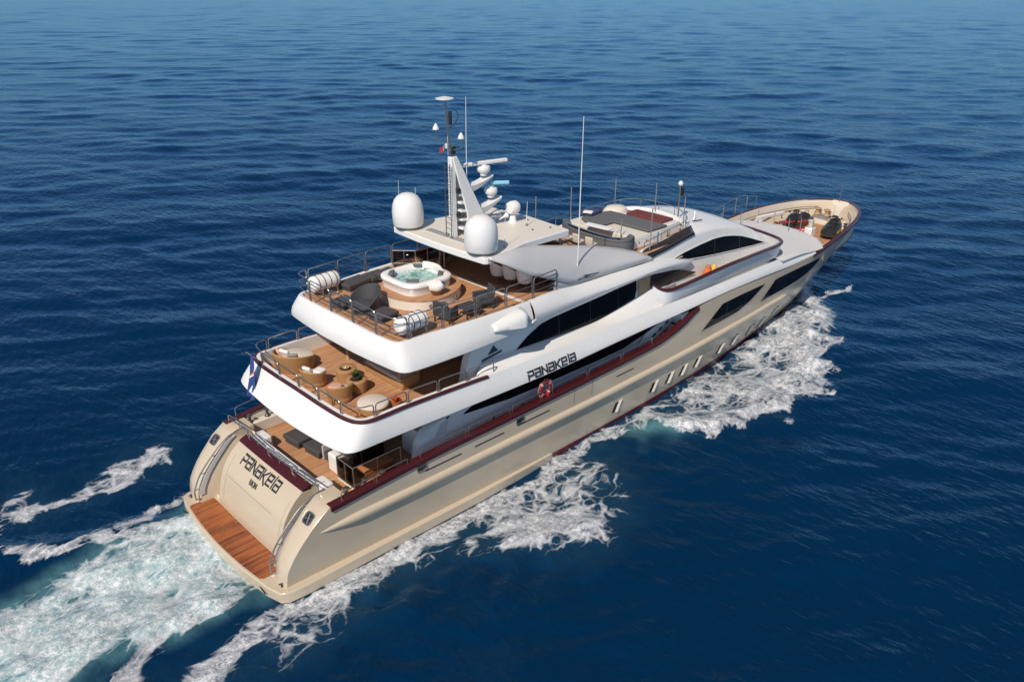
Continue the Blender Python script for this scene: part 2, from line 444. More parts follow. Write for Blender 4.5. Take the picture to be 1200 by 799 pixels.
def make_sea():
    rng = np.random.default_rng(11)
    oc = np.array([CX, CY])
    a0, a1 = YAW - R(50), YAW + R(50)
    ang = np.concatenate([np.linspace(a1 - 2 * math.pi, a0, 150)[1:-1], np.linspace(a0, a1, 860)])
    rad = np.concatenate([np.linspace(2.0, 15, 40), np.exp(np.linspace(math.log(15.2), math.log(1500), 880)), np.exp(np.linspace(math.log(1560), math.log(45000), 34))])
    A, Rr = np.meshgrid(ang, rad)                  # rows = radius
    X = oc[0] + Rr * np.cos(A); Y = oc[1] + Rr * np.sin(A)
    sp = Rr * 0.0056
    Z = np.zeros_like(X)
    # chop: many small sines about a wind direction; each fades where the mesh can no longer carry it
    for k in range(96):
        lam = math.exp(rng.uniform(math.log(0.7), math.log(22)))
        th = YAW + R(4) + rng.normal(0, 0.42)
        s = 0.0190 * (1.0 if lam < 3.5 else (3.5 / lam) ** 0.74)
        a = s * lam / (2 * math.pi)
        kk = 2 * math.pi / lam
        ph = rng.uniform(0, 6.28)
        fade = np.clip((lam / sp - 2.5) / 3.0, 0, 1)
        Z += a * fade * np.sin(kk * (X * math.cos(th) + Y * math.sin(th)) + ph)
    # patchiness so that it does not read as a regular field
    pm = np.zeros_like(X)
    for k in range(14):
        lam = math.exp(rng.uniform(math.log(18), math.log(110)))
        th = rng.uniform(0, 6.28)
        pm += np.sin(2 * math.pi / lam * (X * math.cos(th) + Y * math.sin(th)) + rng.uniform(0, 6.28))
    Z *= 1.0 + 0.16 * np.clip(pm, -4, 4) / 2
    # ---- foam and churn near the yacht
    foam = np.zeros_like(X); aer = np.zeros_like(X); lift = np.zeros_like(X)
    box = (X > -45) & (X < 62) & (Y > -26) & (Y < 30)
    px, py = X[box], Y[box]
    f = np.zeros(px.shape); ae = np.zeros(px.shape); lf = np.zeros(px.shape)
    nz = np.zeros(px.shape)
    for k in range(40):
        lam = math.exp(rng.uniform(math.log(0.8), math.log(7)))
        th = rng.uniform(0, 6.28)
        nz += np.sin(2 * math.pi / lam * (px * math.cos(th) + py * math.sin(th)) + rng.uniform(0, 6.28)) * (lam / 4) ** 0.4
    nz /= 4.2
    qx, qy = px + nz * 0.25, py + nz * 0.3
    d = sdist(qx, qy, FOAM_CORE)
    g = sstep(-0.9, 0.9, d)
    f = np.maximum(f, g * (0.66 + 0.12 * nz) * (1 - 0.10 * sstep(0, 1, (-px - 3) / 9)))
    ae = np.maximum(ae, sstep(-1.2, 1.0, d) * 1.0)
    lf += g * (0.08 + 0.07 * nz) * sstep(0.5, -1.5, px)
    for pts, w, st in (([(-2.6, -1.8), (-3.4, -2.3), (-4.4, -3.0), (-5.4, -3.8), (-6.5, -4.6), (-9, -6.2)], [.2, .35, .45, .5, .5, .5], .62),
                       ([(-16, 9.6), (-7.4, 6.0), (-6.5, 5.5), (-4.6, 4.4), (-3.0, 3.5), (-0.9, 2.7)], [.6, .5, .5, .45, .5, .5], .58),
                       ([(-3.8, 4.6), (-2.9, 4.5), (-1.9, 4.4), (-0.8, 4.5), (0.3, 4.5)], [.2, .45, .6, .5, .4], .40),
                       ([(14, -4.5), (12.9, -4.55), (9.0, -4.5), (5.5, -4.45), (2.5, -4.4), (0.3, -4.4), (-1.4, -4.6), (-3.5, -5.0)], [.25, .4, .55, .6, .6, .6, .6, .5], .66),
                       (FOAM_BOWOUT, [.5, .9, 1.5, 1.8, 1.6, 1.1, .9, .6], .66),
                       ([(38.5, -2.9), (40.6, -3.1), (43.4, -3.1), (45.2, -3.6)], [.3, .35, .4, .15], .56),
                       ([(43.8, -.3), (42, -1.6), (39.5, -2.6), (36, -3.4), (31, -4.4)], [.3, .5, .8, 1.2, 1.4], .68),
                       ([(25, -4.6), (21, -4.8), (18, -4.8), (15, -4.7), (12.5, -4.6)], [.6, .7, .8, .8, .6], .54),
                       ([(1.6, 8.4), (-2, 7.9), (-5, 7.6), (-9, 8.0), (-14, 9)], [.2, .3, .35, .4, .4], .22)):
        dd, ww = seg_dist(qx, qy, pts, w)
        f = np.maximum(f, st * np.exp(-(dd / ww) ** 2 * 0.8) * (1 + 0.30 * nz))
    for poly, st, soft in ((FOAM_SLOW, .45, 2.4), (FOAM_BOW, .44, 1.4), (FOAM_PORT, .44, 1.0)):
        d = sdist(qx, qy, poly)
        f = np.maximum(f, st * sstep(-soft * .6, soft, d) * (1 + 0.18 * nz))
        ae = np.maximum(ae, 0.10 * sstep(-1.5, 2.0, d))
    dd, _ = seg_dist(qx, qy, [(18.0, -5.5), (19.3, -6.0)])
    ae = np.maximum(ae, 0.7 * np.exp(-(dd / 0.8) ** 2))
    # bow wave: water piled against the shoulder, hollow behind
    dd, ww = seg_dist(px, py, FOAM_BOWOUT, [.5, .8, 1.1, 1.3, 1.3, 1.2, 1.2, 1.0])
    lf += 0.28 * np.exp(-(dd / ww) ** 2) * (0.8 + 0.3 * nz)
    dd, _ = seg_dist(px, py, [(44.2, 0), (40, -2), (36, -3.0), (30, -3.9)])
    lf += 0.34 * np.exp(-(dd / 1.0) ** 2) * (0.8 + 0.3 * nz)
    dd, ww = seg_dist(px, py, [(14, -6.6), (9, -8.4), (2, -6.2)], [1.2, 1.4, 1.2])
    lf += 0.20 * np.exp(-(dd / ww) ** 2) * (0.6 + 0.6 * nz)
    # diverging wake waves on both sides
    for sgn in (1, -1):
        for j in range(5):
            x0 = 36 - 9 * j
            pts = [(x0, sgn * 5.5), (x0 - 10, sgn * 10), (x0 - 26, sgn * 17), (x0 - 46, sgn * 26)]
            dd, _ = seg_dist(px, py, pts)
            lf += 0.045 * np.exp(-(dd / 1.1) ** 2)
    dd, _ = seg_dist(px, py, [(-0.5, 2.8), (-4.6, 4.6), (-7.4, 6.2), (-16, 9.6)])
    lf += 0.22 * np.exp(-(dd / 0.7) ** 2)
    foam[box] = np.clip(f, 0, 1); aer[box] = np.clip(ae, 0, 1)
    lift[box] = lf + 0.025 * nz * np.clip(f * 1.6, 0, 1)
    Z += lift
    Z = np.where((np.abs(Y) < 2.6) & (X > 1) & (X < 40), np.minimum(Z, 0.1), Z)
    nr, na = X.shape
    V = np.stack([X, Y, Z], -1).reshape(-1, 3)
    i = np.arange(nr - 1)[:, None] * na; j = np.arange(na)[None, :]
    j2 = (j + 1) % na
    Q = np.stack([i + j, i + na + j, i + na + j2, i + j2], -1).reshape(-1, 4)
    me = bpy.data.meshes.new('sea')
    me.vertices.add(len(V)); me.vertices.foreach_set('co', V.ravel().astype(np.float32))
    me.loops.add(len(Q) * 4); me.loops.foreach_set('vertex_index', Q.ravel().astype(np.int32))
    me.polygons.add(len(Q)); me.polygons.foreach_set('loop_start', np.arange(0, len(Q) * 4, 4, dtype=np.int32))
    me.polygons.foreach_set('use_smooth', np.ones(len(Q), bool))
    me.update(calc_edges=True)
    for nm, arr in (('foam', foam), ('churn', aer)):
        at = me.attributes.new(nm, 'FLOAT', 'POINT')
        at.data.foreach_set('value', arr.ravel().astype(np.float32))
    o = bpy.data.objects.new('sea', me)
    col.objects.link(o)
    o['kind'] = 'structure'
    me.materials.append(sea_material())
    return o

def sea_material():
    m, nt, b = newmat('sea_water')
    N, L = nt.nodes.new, nt.links.new
    def math_(op, a, bb=None, c=None):
        q = N('ShaderNodeMath'); q.operation = op
        for k, x in enumerate((a, bb, c)):
            if x is None: continue
            if isinstance(x, (int, float)): q.inputs[k].default_value = x
            else: L(x, q.inputs[k])
        return q.outputs[0]
    geo = N('ShaderNodeNewGeometry'); pos = geo.outputs['Position']
    def noise(scale, detail=5, rough=0.55, vec=None, dist=0.0, col_=False):
        q = N('ShaderNodeTexNoise'); q.inputs['Scale'].default_value = scale; q.inputs['Detail'].default_value = detail
        q.inputs['Roughness'].default_value = rough; q.inputs['Distortion'].default_value = dist
        L(vec if vec is not None else pos, q.inputs['Vector'])
        return q.outputs[1] if col_ else q.outputs[0]
    fa = N('ShaderNodeAttribute'); fa.attribute_name = 'foam'
    ca = N('ShaderNodeAttribute'); ca.attribute_name = 'churn'
    # warped coordinates
    wc = noise(0.42, 4, 0.6, col_=True)
    v1 = N('ShaderNodeVectorMath'); v1.operation = 'SUBTRACT'; L(wc, v1.inputs[0]); v1.inputs[1].default_value = (.5, .5, .5)
    v2 = N('ShaderNodeVectorMath'); v2.operation = 'SCALE'; L(v1.outputs[0], v2.inputs[0]); v2.inputs['Scale'].default_value = 1.7
    v3 = N('ShaderNodeVectorMath'); v3.operation = 'ADD'; L(pos, v3.inputs[0]); L(v2.outputs[0], v3.inputs[1])
    mp = N('ShaderNodeMapping'); mp.inputs['Scale'].default_value = (0.72, 1.0, 0.0); L(v3.outputs[0], mp.inputs[0])
    w = mp.outputs[0]
    ws = N('ShaderNodeMapping'); ws.inputs['Scale'].default_value = (0.30, 1.0, 0.0); L(v3.outputs[0], ws.inputs[0])
    n1 = noise(0.8, 6, 0.58, w, 0.5); n2 = noise(4.2, 7, 0.66, None, 0.15); n3 = noise(1.5, 8, 0.66, ws.outputs[0], 0.8); n4 = noise(15.0, 4, 0.6, None, 0.0)
    gate = N('ShaderNodeMapRange'); gate.inputs[1].default_value = 0.04; gate.inputs[2].default_value = 0.30; L(fa.outputs['Fac'], gate.inputs[0])
    dn = math_('ADD', math_('MULTIPLY', math_('SUBTRACT', n1, .5), .95), math_('MULTIPLY', math_('SUBTRACT', n3, .5), .75))
    loc = math_('MULTIPLY', math_('MAXIMUM', math_('ADD', fa.outputs['Fac'], dn), 0.0), gate.outputs[0])      # local density
    def lace(scale, k, p):
        q = N('ShaderNodeTexVoronoi'); q.feature = 'DISTANCE_TO_EDGE'; q.inputs['Scale'].default_value = scale
        L(w, q.inputs['Vector'])
        wd = math_('MULTIPLY_ADD', math_('POWER', loc, 1.6), k, 0.004)
        mr = N('ShaderNodeMapRange'); mr.interpolation_type = 'SMOOTHSTEP'; mr.inputs[1].default_value = 0.0; mr.inputs[3].default_value = 1; mr.inputs[4].default_value = 0
        L(q.outputs['Distance'], mr.inputs[0]); L(wd, mr.inputs[2])
        g = N('ShaderNodeMapRange'); g.inputs[1].default_value = p; g.inputs[2].default_value = p + .22; L(loc, g.inputs[0])
        h = N('ShaderNodeMapRange'); h.interpolation_type = 'SMOOTHSTEP'; h.inputs[1].default_value = 0.55; h.inputs[2].default_value = 0.95; h.inputs[3].default_value = 1.0; h.inputs[4].default_value = 0.25; L(loc, h.inputs[0])
        return math_('MULTIPLY', math_('MULTIPLY', mr.outputs[0], g.outputs[0]), h.outputs[0])
    l1, l2, l3 = lace(0.60, 0.55, .10), lace(1.45, 0.60, .16), lace(3.6, .75, .26)
    lc = math_('MAXIMUM', math_('MULTIPLY', l1, .85), math_('MAXIMUM', math_('MULTIPLY', l2, .75), math_('MULTIPLY', l3, .62)))
    brk = N('ShaderNodeMapRange'); brk.inputs[1].default_value = 0.30; brk.inputs[2].default_value = 0.62; brk.inputs[3].default_value = 0.25; L(math_('ADD', math_('MULTIPLY', n2, .6), math_('MULTIPLY', n4, .4)), brk.inputs[0])
    sol = N('ShaderNodeMapRange'); sol.interpolation_type = 'SMOOTHSTEP'; sol.inputs[1].default_value = 0.52; sol.inputs[2].default_value = 1.36
    L(math_('ADD', loc, math_('ADD', math_('MULTIPLY', math_('SUBTRACT', n2, .5), 1.15), math_('MULTIPLY', math_('SUBTRACT', n4, .5), .75))), sol.inputs[0])
    mask = math_('MINIMUM', math_('ADD', math_('MULTIPLY', lc, brk.outputs[0]), sol.outputs[0]), 1.0)
    # scattered whitecap flecks far from the yacht are left out: the photo shows none
    # body colour
    big = noise(0.035, 4, 0.5)
    c0 = N('ShaderNodeMix'); c0.data_type = 'RGBA'; c0.inputs[6].default_value = (0.0003, 0.0138, 0.0430, 1); c0.inputs[7].default_value = (0.0005, 0.0230, 0.0660, 1)
    L(big, c0.inputs[0])
    c1 = N('ShaderNodeMix'); c1.data_type = 'RGBA'; c1.inputs[7].default_value = (0.13, 0.31, 0.32, 1)
    chn = noise(0.8, 6, 0.6, w, 0.5)
    ch = math_('MULTIPLY', ca.outputs['Fac'], math_('MULTIPLY_ADD', chn, 1.9, -.22)); 
    chc = N('ShaderNodeClamp'); L(ch, chc.inputs[0])
    L(c0.outputs[2], c1.inputs[6]); L(chc.outputs[0], c1.inputs[0])
    c2 = N('ShaderNodeMix'); c2.data_type = 'RGBA'; c2.inputs[7].default_value = (0.82, 0.82, 0.82, 1)
    L(c1.outputs[2], c2.inputs[6]); L(math_('MULTIPLY', mask, .95), c2.inputs[0])
    df = N('ShaderNodeBsdfDiffuse'); L(c2.outputs[2], df.inputs[0])
    gl = N('ShaderNodeBsdfGlossy'); gl.inputs[0].default_value = (0.42, 0.72, 1.0, 1); gl.inputs['Roughness'].default_value = 0.14
    fr = N('ShaderNodeFresnel'); fr.inputs[0].default_value = 1.333
    fk = math_('MINIMUM', math_('MULTIPLY', math_('MULTIPLY', fr.outputs[0], 1.15), math_('MULTIPLY_ADD', mask, -0.9, 1.0)), 0.95)
    ms = N('ShaderNodeMixShader'); L(fk, ms.inputs[0]); L(df.outputs[0], ms.inputs[1]); L(gl.outputs[0], ms.inputs[2])
    L(ms.outputs[0], nt.nodes['Material Output'].inputs[0])
    nt.nodes.remove(b)
    # ripples
    rp = N('ShaderNodeMapping'); rp.inputs['Rotation'].default_value = (0, 0, -YAW); rp.inputs['Scale'].default_value = (1.9, 0.85, 0)
    L(pos, rp.inputs[0])
    r1 = noise(1.5, 3, 0.5, rp.outputs[0], 0.3); r2_ = noise(0.45, 3, 0.5, rp.outputs[0], 0.4)
    hh = math_('ADD', math_('MULTIPLY', r1, 0.10), math_('MULTIPLY', r2_, 0.11))
    dry = math_('MULTIPLY_ADD', mask, -0.92, 1.0)
    hf = math_('ADD', math_('MULTIPLY', hh, dry), math_('MULTIPLY', mask, math_('MULTIPLY_ADD', n2, 0.05, math_('MULTIPLY', n1, .12))))
    bp = N('ShaderNodeBump'); bp.inputs['Strength'].default_value = 0.85; bp.inputs['Distance'].default_value = 1.0
    L(hf, bp.inputs['Height']); 
    for q in (df, gl, fr): L(bp.outputs[0], q.inputs['Normal'])
    return m

sea = make_sea()

# ================================================================== the yacht: hull
YROOT = thing('motor_yacht', 'large cream-hulled motor yacht with white upper decks under way across blue sea', 'yacht', (0, 0, 0))

WING = np.array([(-2.0, 0.42), (0.0, 0.32), (0.55, 0.30), (1.15, 0.38), (1.72, 0.70), (2.16, 1.08), (2.77, 1.68), (3.12, 2.22), (9, 3.6)])   # z, x of the hull's aft edge
STEM = np.array([(-2.0, 42.0), (0.0, 44.0), (1.0, 45.1), (2.3, 46.5), (3.4, 47.6), (4.82, 48.75), (9, 51)])
xs_z = lambda z: np.interp(z, WING[:, 0], WING[:, 1])
xb_z = lambda z: np.interp(z, STEM[:, 0], STEM[:, 1])
_sh = cr([(2.2, 3.10), (6, 3.36), (11, 3.46), (17.4, 3.56), (19.6, 3.62), (20.9, 3.70), (21.8, 3.86), (22.7, 4.08), (23.3, 4.32), (23.75, 4.55), (24.4, 4.63), (26.5, 4.66), (28.5, 4.58), (31, 4.46), (34.3, 4.30), (37.5, 4.34), (39.5, 4.52), (41.5, 4.68), (44, 4.79), (46.5, 4.82), (48.8, 4.82)], 12)
sheer = lambda x: np.interp(x, _sh[:, 0], _sh[:, 1])

def _tn(ctrl, z):
    C = cr(ctrl, 16); a, b = xs_z(z), xb_z(z)
    return (C[:, 0] - a) / (b - a), C[:, 1]
H0 = _tn([(0.32, 3.78), (5, 3.88), (14, 4.00), (22, 3.88), (28, 3.50), (33, 2.95), (37, 2.36), (40, 1.62), (42.5, 0.76), (44.0, 0.0)], 0.0)
H2 = _tn([(1.25, 4.02), (6, 4.16), (14, 4.24), (22, 4.24), (28, 4.12), (32, 3.90), (36, 3.62), (40, 3.02), (43, 2.16), (45.0, 1.22), (46.0, 0.56), (46.5, 0.0)], 2.3)
H3 = _tn([(2.35, 4.10), (6, 4.18), (14, 4.28), (24, 4.30), (31, 4.16), (34.5, 4.04), (37.5, 3.94), (40, 3.76), (42, 3.52), (43.9, 3.14), (45.4, 2.70), (46.6, 2.22), (47.6, 1.58), (48.25, 1.0), (48.6, 0.5), (48.75, 0.0)], 4.7)

def hull_half(t, z):
    a = np.interp(t, *H0); b = np.interp(t, *H2); c = np.interp(t, *H3)
    zt = 4.6
    l0 = (z - 2.3) * (z - zt) / ((0 - 2.3) * (0 - zt)); l1 = z * (z - zt) / (2.3 * (2.3 - zt)); l2 = z * (z - 2.3) / (zt * (zt - 2.3))
    return np.maximum(a * l0 + b * l1 + c * l2, 0)

def hullY(x, z):
    t = (x - xs_z(z)) / (xb_z(z) - xs_z(z))
    return hull_half(np.clip(t, 0, 1), z)

NU, NV = 150, 15
uu = np.linspace(0, 1, NU); gg = 1 - (1 - uu) ** 1.7
vv = np.concatenate([[-0.42, -0.1], np.linspace(0.05, 1, NV - 2)])
rows = []; top = []
for g in gg:
    row = []
    for v in vv:
        z = 2.0
        for _ in range(12):
            x = xs_z(z) + g * (xb_z(z) - xs_z(z)); z = v * sheer(x)
        row.append((x, -hull_half(g, max(z, -0.2)) * (1 if z > -0.2 else 0.97), z))
    rows.append(row); top.append(row[-1])
top = np.array(top)                                   # starboard sheer line, stern to bow
mb = MB().loft(rows)
mb.merge(MB().loft(rows).mirror())
# inner bulwark faces
inn = [[(p[0], p[1] + 0.05, p[2] - .01), (min(p[0], 48.5), min(p[1] + 0.20, 0), p[2] - 0.02), (min(p[0], 48.3), min(p[1] + 0.30, 0), max(min(p[2] - 0.95, 3.5), 2.3))] for p in top]
inn.append([(q[0], 0.0, q[2]) for q in inn[-1]])
hull = part('hull', mb, 'hull_beige', angle=40)
mbi = MB().loft(inn, flip=True)
mbi.merge(mbi.mirror())
part('bulwark_lining', mbi, 'cream', hull)

def sweep_section(line, sec, name, m, parent, flat=0.0, **k):
    """rectangular-ish section swept along a starboard line; sec = list of (out, up)"""
    rows = []
    L_ = np.array(line)
    for i, p in enumerate(L_):
        t = L_[min(i + 1, len(L_) - 1)] - L_[max(i - 1, 0)]
        t = t / (np.linalg.norm(t) + 1e-9)
        out = np.array([t[1], -t[0], 0]); out /= np.linalg.norm(out) + 1e-9
        upv = np.cross(out, t) * -1
        if upv[2] < 0: upv = -upv
        rows.append([p + out * a + upv * b for a, b in sec])
    return MB().loft(rows, close=True, cap0=True, cap1=True)

# caprail: aft run with the swoop, and the bow run; both sides
i0 = np.argmax(top[:, 0] > 23.9)
aft_line = rs(top[:i0 + 1], 90, False)
sec = [(-0.26, 0.03), (0.05, 0.03), (0.07, -0.02), (0.07, -0.17), (0.01, -0.19), (0.0, -0.05), (-0.26, -0.05)]
mb = sweep_section(aft_line, sec, '', '', None)
pair('cap_rail', mb, 'burgundy', hull, angle=30)
i1 = np.argmax(top[:, 0] > 36.6)
bow_line = top[i1:]
secb = [(-0.17, 0.03), (0.03, 0.03), (0.055, -0.01), (0.055, -0.13), (0.01, -0.15), (0.0, -0.05), (-0.17, -0.05)]
bl = np.vstack([bow_line[:-1], [[48.75, 0, 4.82]], (bow_line[:-1] * [1, -1, 1])[::-1]])
part('cap_rail', sweep_section(rs(bl, 130, False), secb, '', '', None), 'burgundy', hull, angle=30)

# rub rail with rounded section
xr = np.linspace(1.72, 34.4, 120)
zr = np.interp(xr, [1.7, 5.5, 10.8, 16.3, 23, 28, 34.5], [2.22, 2.20, 2.21, 2.16, 2.21, 2.30, 2.30])
rows = []
for i, (x, z) in enumerate(zip(xr, zr)):
    e = min(1, (x - 1.6) / 1.6) ** 0.7
    e *= 1 if x < 34.0 else max(0.4, 1 - (x - 34.0) / .7)
    r = []
    for a in np.linspace(-90, 90, 9):
        o = 0.20 * math.cos(R(a)) ** 0.8 if abs(a) < 90 else 0.0
        zz = z + 0.19 * math.sin(R(a)) * e
        r.append((x, -(hullY(x, zz) - 0.02 + o * e), zz))
    rows.append(r)
mb = MB().loft(rows, cap0=True, cap1=True)
pair('rub_rail', mb, 'hull_beige', hull, angle=50)

# burgundy boot stripe at the waterline, ahead of the side ledge
xw = np.linspace(13.2, 41, 70)
mb = MB().loft([[(x, -(hullY(x, z) + 0.015), z) for z in (-0.25, 0.05, 0.30 + max(0, x - 26) * 0.016)] for x in xw])
pair('boot_stripe', mb, 'boot_red', hull)

def hull_patch(up, lo, n, m_, off):
    U, Lw = rs(up, n, False), rs(lo, n, False)
    rows = []
    for a, b in zip(U, Lw):
        rows.append([(q[0], -(hullY(q[0], q[1]) + off), q[1]) for q in [a * (1 - t) + b * t for t in np.linspace(0, 1, m_)]])
    return MB().loft(rows)

# long hull windows: dark glass in a slim frame
for up_, lo_ in (([(24.6, 3.08), (25.7, 3.76), (26.35, 4.12), (28.5, 4.12), (30.85, 4.06)], [(24.6, 3.06), (26.6, 3.08), (28.1, 3.14), (29.3, 3.42), (30.1, 3.72), (30.85, 4.04)]),
                 ([(30.75, 2.98), (31.5, 3.56), (32.1, 3.98), (34.6, 3.94), (38.5, 3.84)], [(30.75, 2.96), (33.4, 2.96), (35.4, 3.02), (36.9, 3.20), (37.8, 3.48), (38.5, 3.82)])):
    w = hull_patch(up_, lo_, 40, 8, 0.012)
    wo, wp = pair('hull_window', w, 'black_glass', hull)
    fr = hull_patch([(a, b + .05) for a, b in up_], up_, 40, 2, 0.02)
    fr.merge(hull_patch(lo_, [(a, b - .05) for a, b in lo_], 40, 2, 0.02))
    part('window_frame', fr, 'hull_beige', wo); part('window_frame', fr.mirror(), 'hull_beige', wp)
    for k in (0.36, 0.68):
        xm = lo_[0][0] + (lo_[-1][0] - lo_[0][0]) * k
        zu = np.interp(xm, [a for a, b in up_], [b for a, b in up_]); zl = np.interp(xm, [a for a, b in lo_], [b for a, b in lo_])
        mb = MB().loft([[(xm - .02, -(hullY(xm, z) + .018), z), (xm + .02, -(hullY(xm, z) + .018), z)] for z in (zl, (zl + zu) / 2, zu)])
        part('mullion', mb, 'jet_black', wo); part('mullion', mb.mirror(), 'jet_black', wp)

# portholes: slanted dark panes; a cream wedge is added forward to imitate a recess's sunlit side
for x in (17.95, 20.9, 22.25, 23.5, 24.85, 27.25, 28.8, 30.75, 32.2, 33.75):
    z0, z1 = (0.78, 1.32) if x < 33 else (1.15, 1.55)
    wdt = 0.26
    mb = hull_patch([(x - .12, z1), (x - .12 + wdt, z1)], [(x - .30, z0), (x - .30 + wdt, z0)], 4, 5, 0.010)
    a, b = pair('porthole', mb, 'black_glass', hull)
    rows = []
    for z in np.linspace(z0 - .02, z1 + .02, 5):
        xx = x - .30 + wdt + .18 * (z - z0) / (z1 - z0)
        y = hullY(xx, z)
        rows.append([(xx - .01, -(y - .03), z), (xx - .005, -(y + .012), z), (xx + .12, -(y + .075), z), (xx + .34, -(y - .01), z)])
    mb = MB().loft(rows, close=True, cap0=True, cap1=True)
    part('porthole_lit_wedge', mb, 'cream', a, angle=30); part('porthole_lit_wedge', mb.mirror(), 'cream', b, angle=30)

# freeing-port slots and fairleads along the side
for x0, x1, z in ((6.3, 8.1, 2.78), (8.8, 10.4, 2.80), (11.2, 13.1, 2.82), (17.6, 18.9, 2.86)):
    mb = hull_patch([(x0, z + .03), (x1, z + .03)], [(x0, z - .025), (x1, z - .025)], 6, 2, 0.012)
    pair('freeing_port', mb, 'black_rubber', hull)
for x, z in ((6.15, 3.0), (11.3, 3.03)):
    mb = MB()
    mb.merge(hull_patch([(x - .2, z + .10), (x + .2, z + .10)], [(x - .2, z - .10), (x + .2, z - .10)], 4, 3, 0.02))
    a, b = pair('side_fairlead', mb, 'jet_black', hull)
    y = -(hullY(x, z) + .03)
    fr = MB().tube([(x - .22, y, z - .11), (x + .22, y, z - .11), (x + .22, y, z + .11), (x - .22, y, z + .11)], .022, 6, closed=True)
    part('fairlead_rim', fr, 'steel', a); part('fairlead_rim', fr.mirror(), 'steel', b)
# boarding gate seams in the bulwark
for x in (14.7, 15.9):
    mb = MB().loft([[(x - .015, -(hullY(x, z) + .008), z), (x + .015, -(hullY(x, z) + .008), z)] for z in (2.5, 2.9, 3.3)])
    pair('gate_seam', mb, 'soot_grey', hull)

# ------------------------------------------------------------------ transom, stairs and swim platform
def wing_x(z): return float(xs_z(z))
zz = [0.5, 0.7, 0.95, 1.25, 1.55, 1.85, 2.15, 2.45, 2.75, 3.0, 3.10]
mb = MB(); rows = []
for z in zz:
    x = wing_x(z); yo = -float(hullY(x + .001, z))
    pts = [(x, yo, z), (x - .05, yo + .05, z), (x - .07, yo + .35, z), (x - .055, -3.35, z), (x, -3.08, z), (x + .10, -3.0, z)]
    rows.append(pts)
mb.loft(rows)
mb.loft([[r[-1], (3.0, -3.0, r[-1][2])] for r in rows])                     # inner cheek
mb.add([rows[-1][0], rows[-1][1], rows[-1][2], rows[-1][3], rows[-1][4], rows[-1][5], (3.0, -3.0, 3.1), (3.0, -4.0, 3.1)], [(0, 1, 2, 3, 4, 5, 6, 7)])
wings = pair('stern_quarter', mb, 'hull_beige', None, angle=50)
# rounded-square fairleads in the quarters
for w_, s in zip(wings, (-1, 1)):
    z = 2.72; x = wing_x(z) - .075
    sl = math.atan2(wing_x(2.85) - wing_x(2.6), 0.25)
    M = Matrix.Translation((x, s * 3.62, z)) @ Matrix.Rotation(sl, 4, 'Y')
    rr = [(0.235 * math.copysign(abs(math.cos(a)) ** .5, math.cos(a)), 0.235 * math.copysign(abs(math.sin(a)) ** .5, math.sin(a))) for a in np.linspace(0, 2 * math.pi, 25)[:-1]]
    b = MB().loft([[(0.0, p * 1.0, q) for p, q in rr], [(-.025, p, q) for p, q in rr], [(-.025, p * .82, q * .82) for p, q in rr], [(-0.012, p * .80, q * .80) for p, q in rr]], close=True).xf(M)
    f_ = part('mooring_fairlead', b, 'steel', w_)
    part('fairlead_recess', MB().loft([[(-.014, p * .82, q * .82) for p, q in rr]], close=True, cap0=True).xf(M), 'black_rubber', w_)
    b = MB()
    b.tube([(-.02, -.10, -.17), (-.02, .05, .17)], .028, 8)
    b.tube([(-.02, -.17, .06), (-.02, .17, -.06)], .016, 8)
    part('fairlead_roller', b.xf(M), 'steel', w_)

PAN = [(0.55, 0.86), (0.85, 0.88), (1.2, 0.96), (1.6, 1.06), (2.0, 1.20), (2.4, 1.44), (2.7, 1.70), (2.92, 1.97), (3.02, 2.12)]
pan_x = lambda z: float(np.interp(z, [p[0] for p in PAN], [p[1] for p in PAN]))
PC = cr([(p[1], p[0]) for p in PAN], 5)
yp = np.linspace(-2.42, 2.42, 21)
mb = MB().loft([[(q[0] - 0.03 * (1 - (y / 2.42) ** 2), y, q[1]) for y in yp] for q in PC])
for s in (-1, 1):
    mb.loft([[(q[0], s * 2.42, q[1]), (3.0, s * 2.42, q[1])] for q in PC])
transom = part('transom', mb, 'hull_beige', None, angle=50)
# burgundy band on top of the transom
ps = [(0.085, 0.075), (0.10, 0.13), (0.34, 0.24), (0.46, 0.25), (0.46, 0.05)]
mb = MB().loft([[(1.97 - 0.03 * (1 - (y / 2.42) ** 2) + a, y, 2.90 + b) for a, b in ps] for y in yp], cap0=True, cap1=True)
part('transom_cap', mb, 'burgundy', transom, angle=50)
# door seams on the transom
def on_pan(y, z, off=0.006): 
    x = float(np.interp(z, PC[:, 1], PC[:, 0])) - 0.03 * (1 - (y / 2.42) ** 2)
    return (x - off, y, z)
def pan_strip(p0, p1, w, n=16, off=.006):
    p0, p1 = np.array(p0), np.array(p1); d = (p1 - p0) / np.linalg.norm(p1 - p0); q = np.array([-d[1], d[0]]) * w / 2
    return MB().loft([[on_pan(*(p0 + (p1 - p0) * t - q), off), on_pan(*(p0 + (p1 - p0) * t + q), off)] for t in np.linspace(0, 1, n)])
for p_, q_, w_ in (((1.95, 1.98), (-1.55, 1.98), .018), ((2.05, 2.70), (2.05, 1.0), .014), ((-2.2, 2.70), (-2.2, .8), .014)):
    part('door_seam', pan_strip(p_, q_, w_), 'soot_grey', transom)
for z in (1.55, 1.75, 2.35): part('hinge', MB().box(on_pan(2.25, z, .02), (.03, .06, .05)), 'cream', transom)

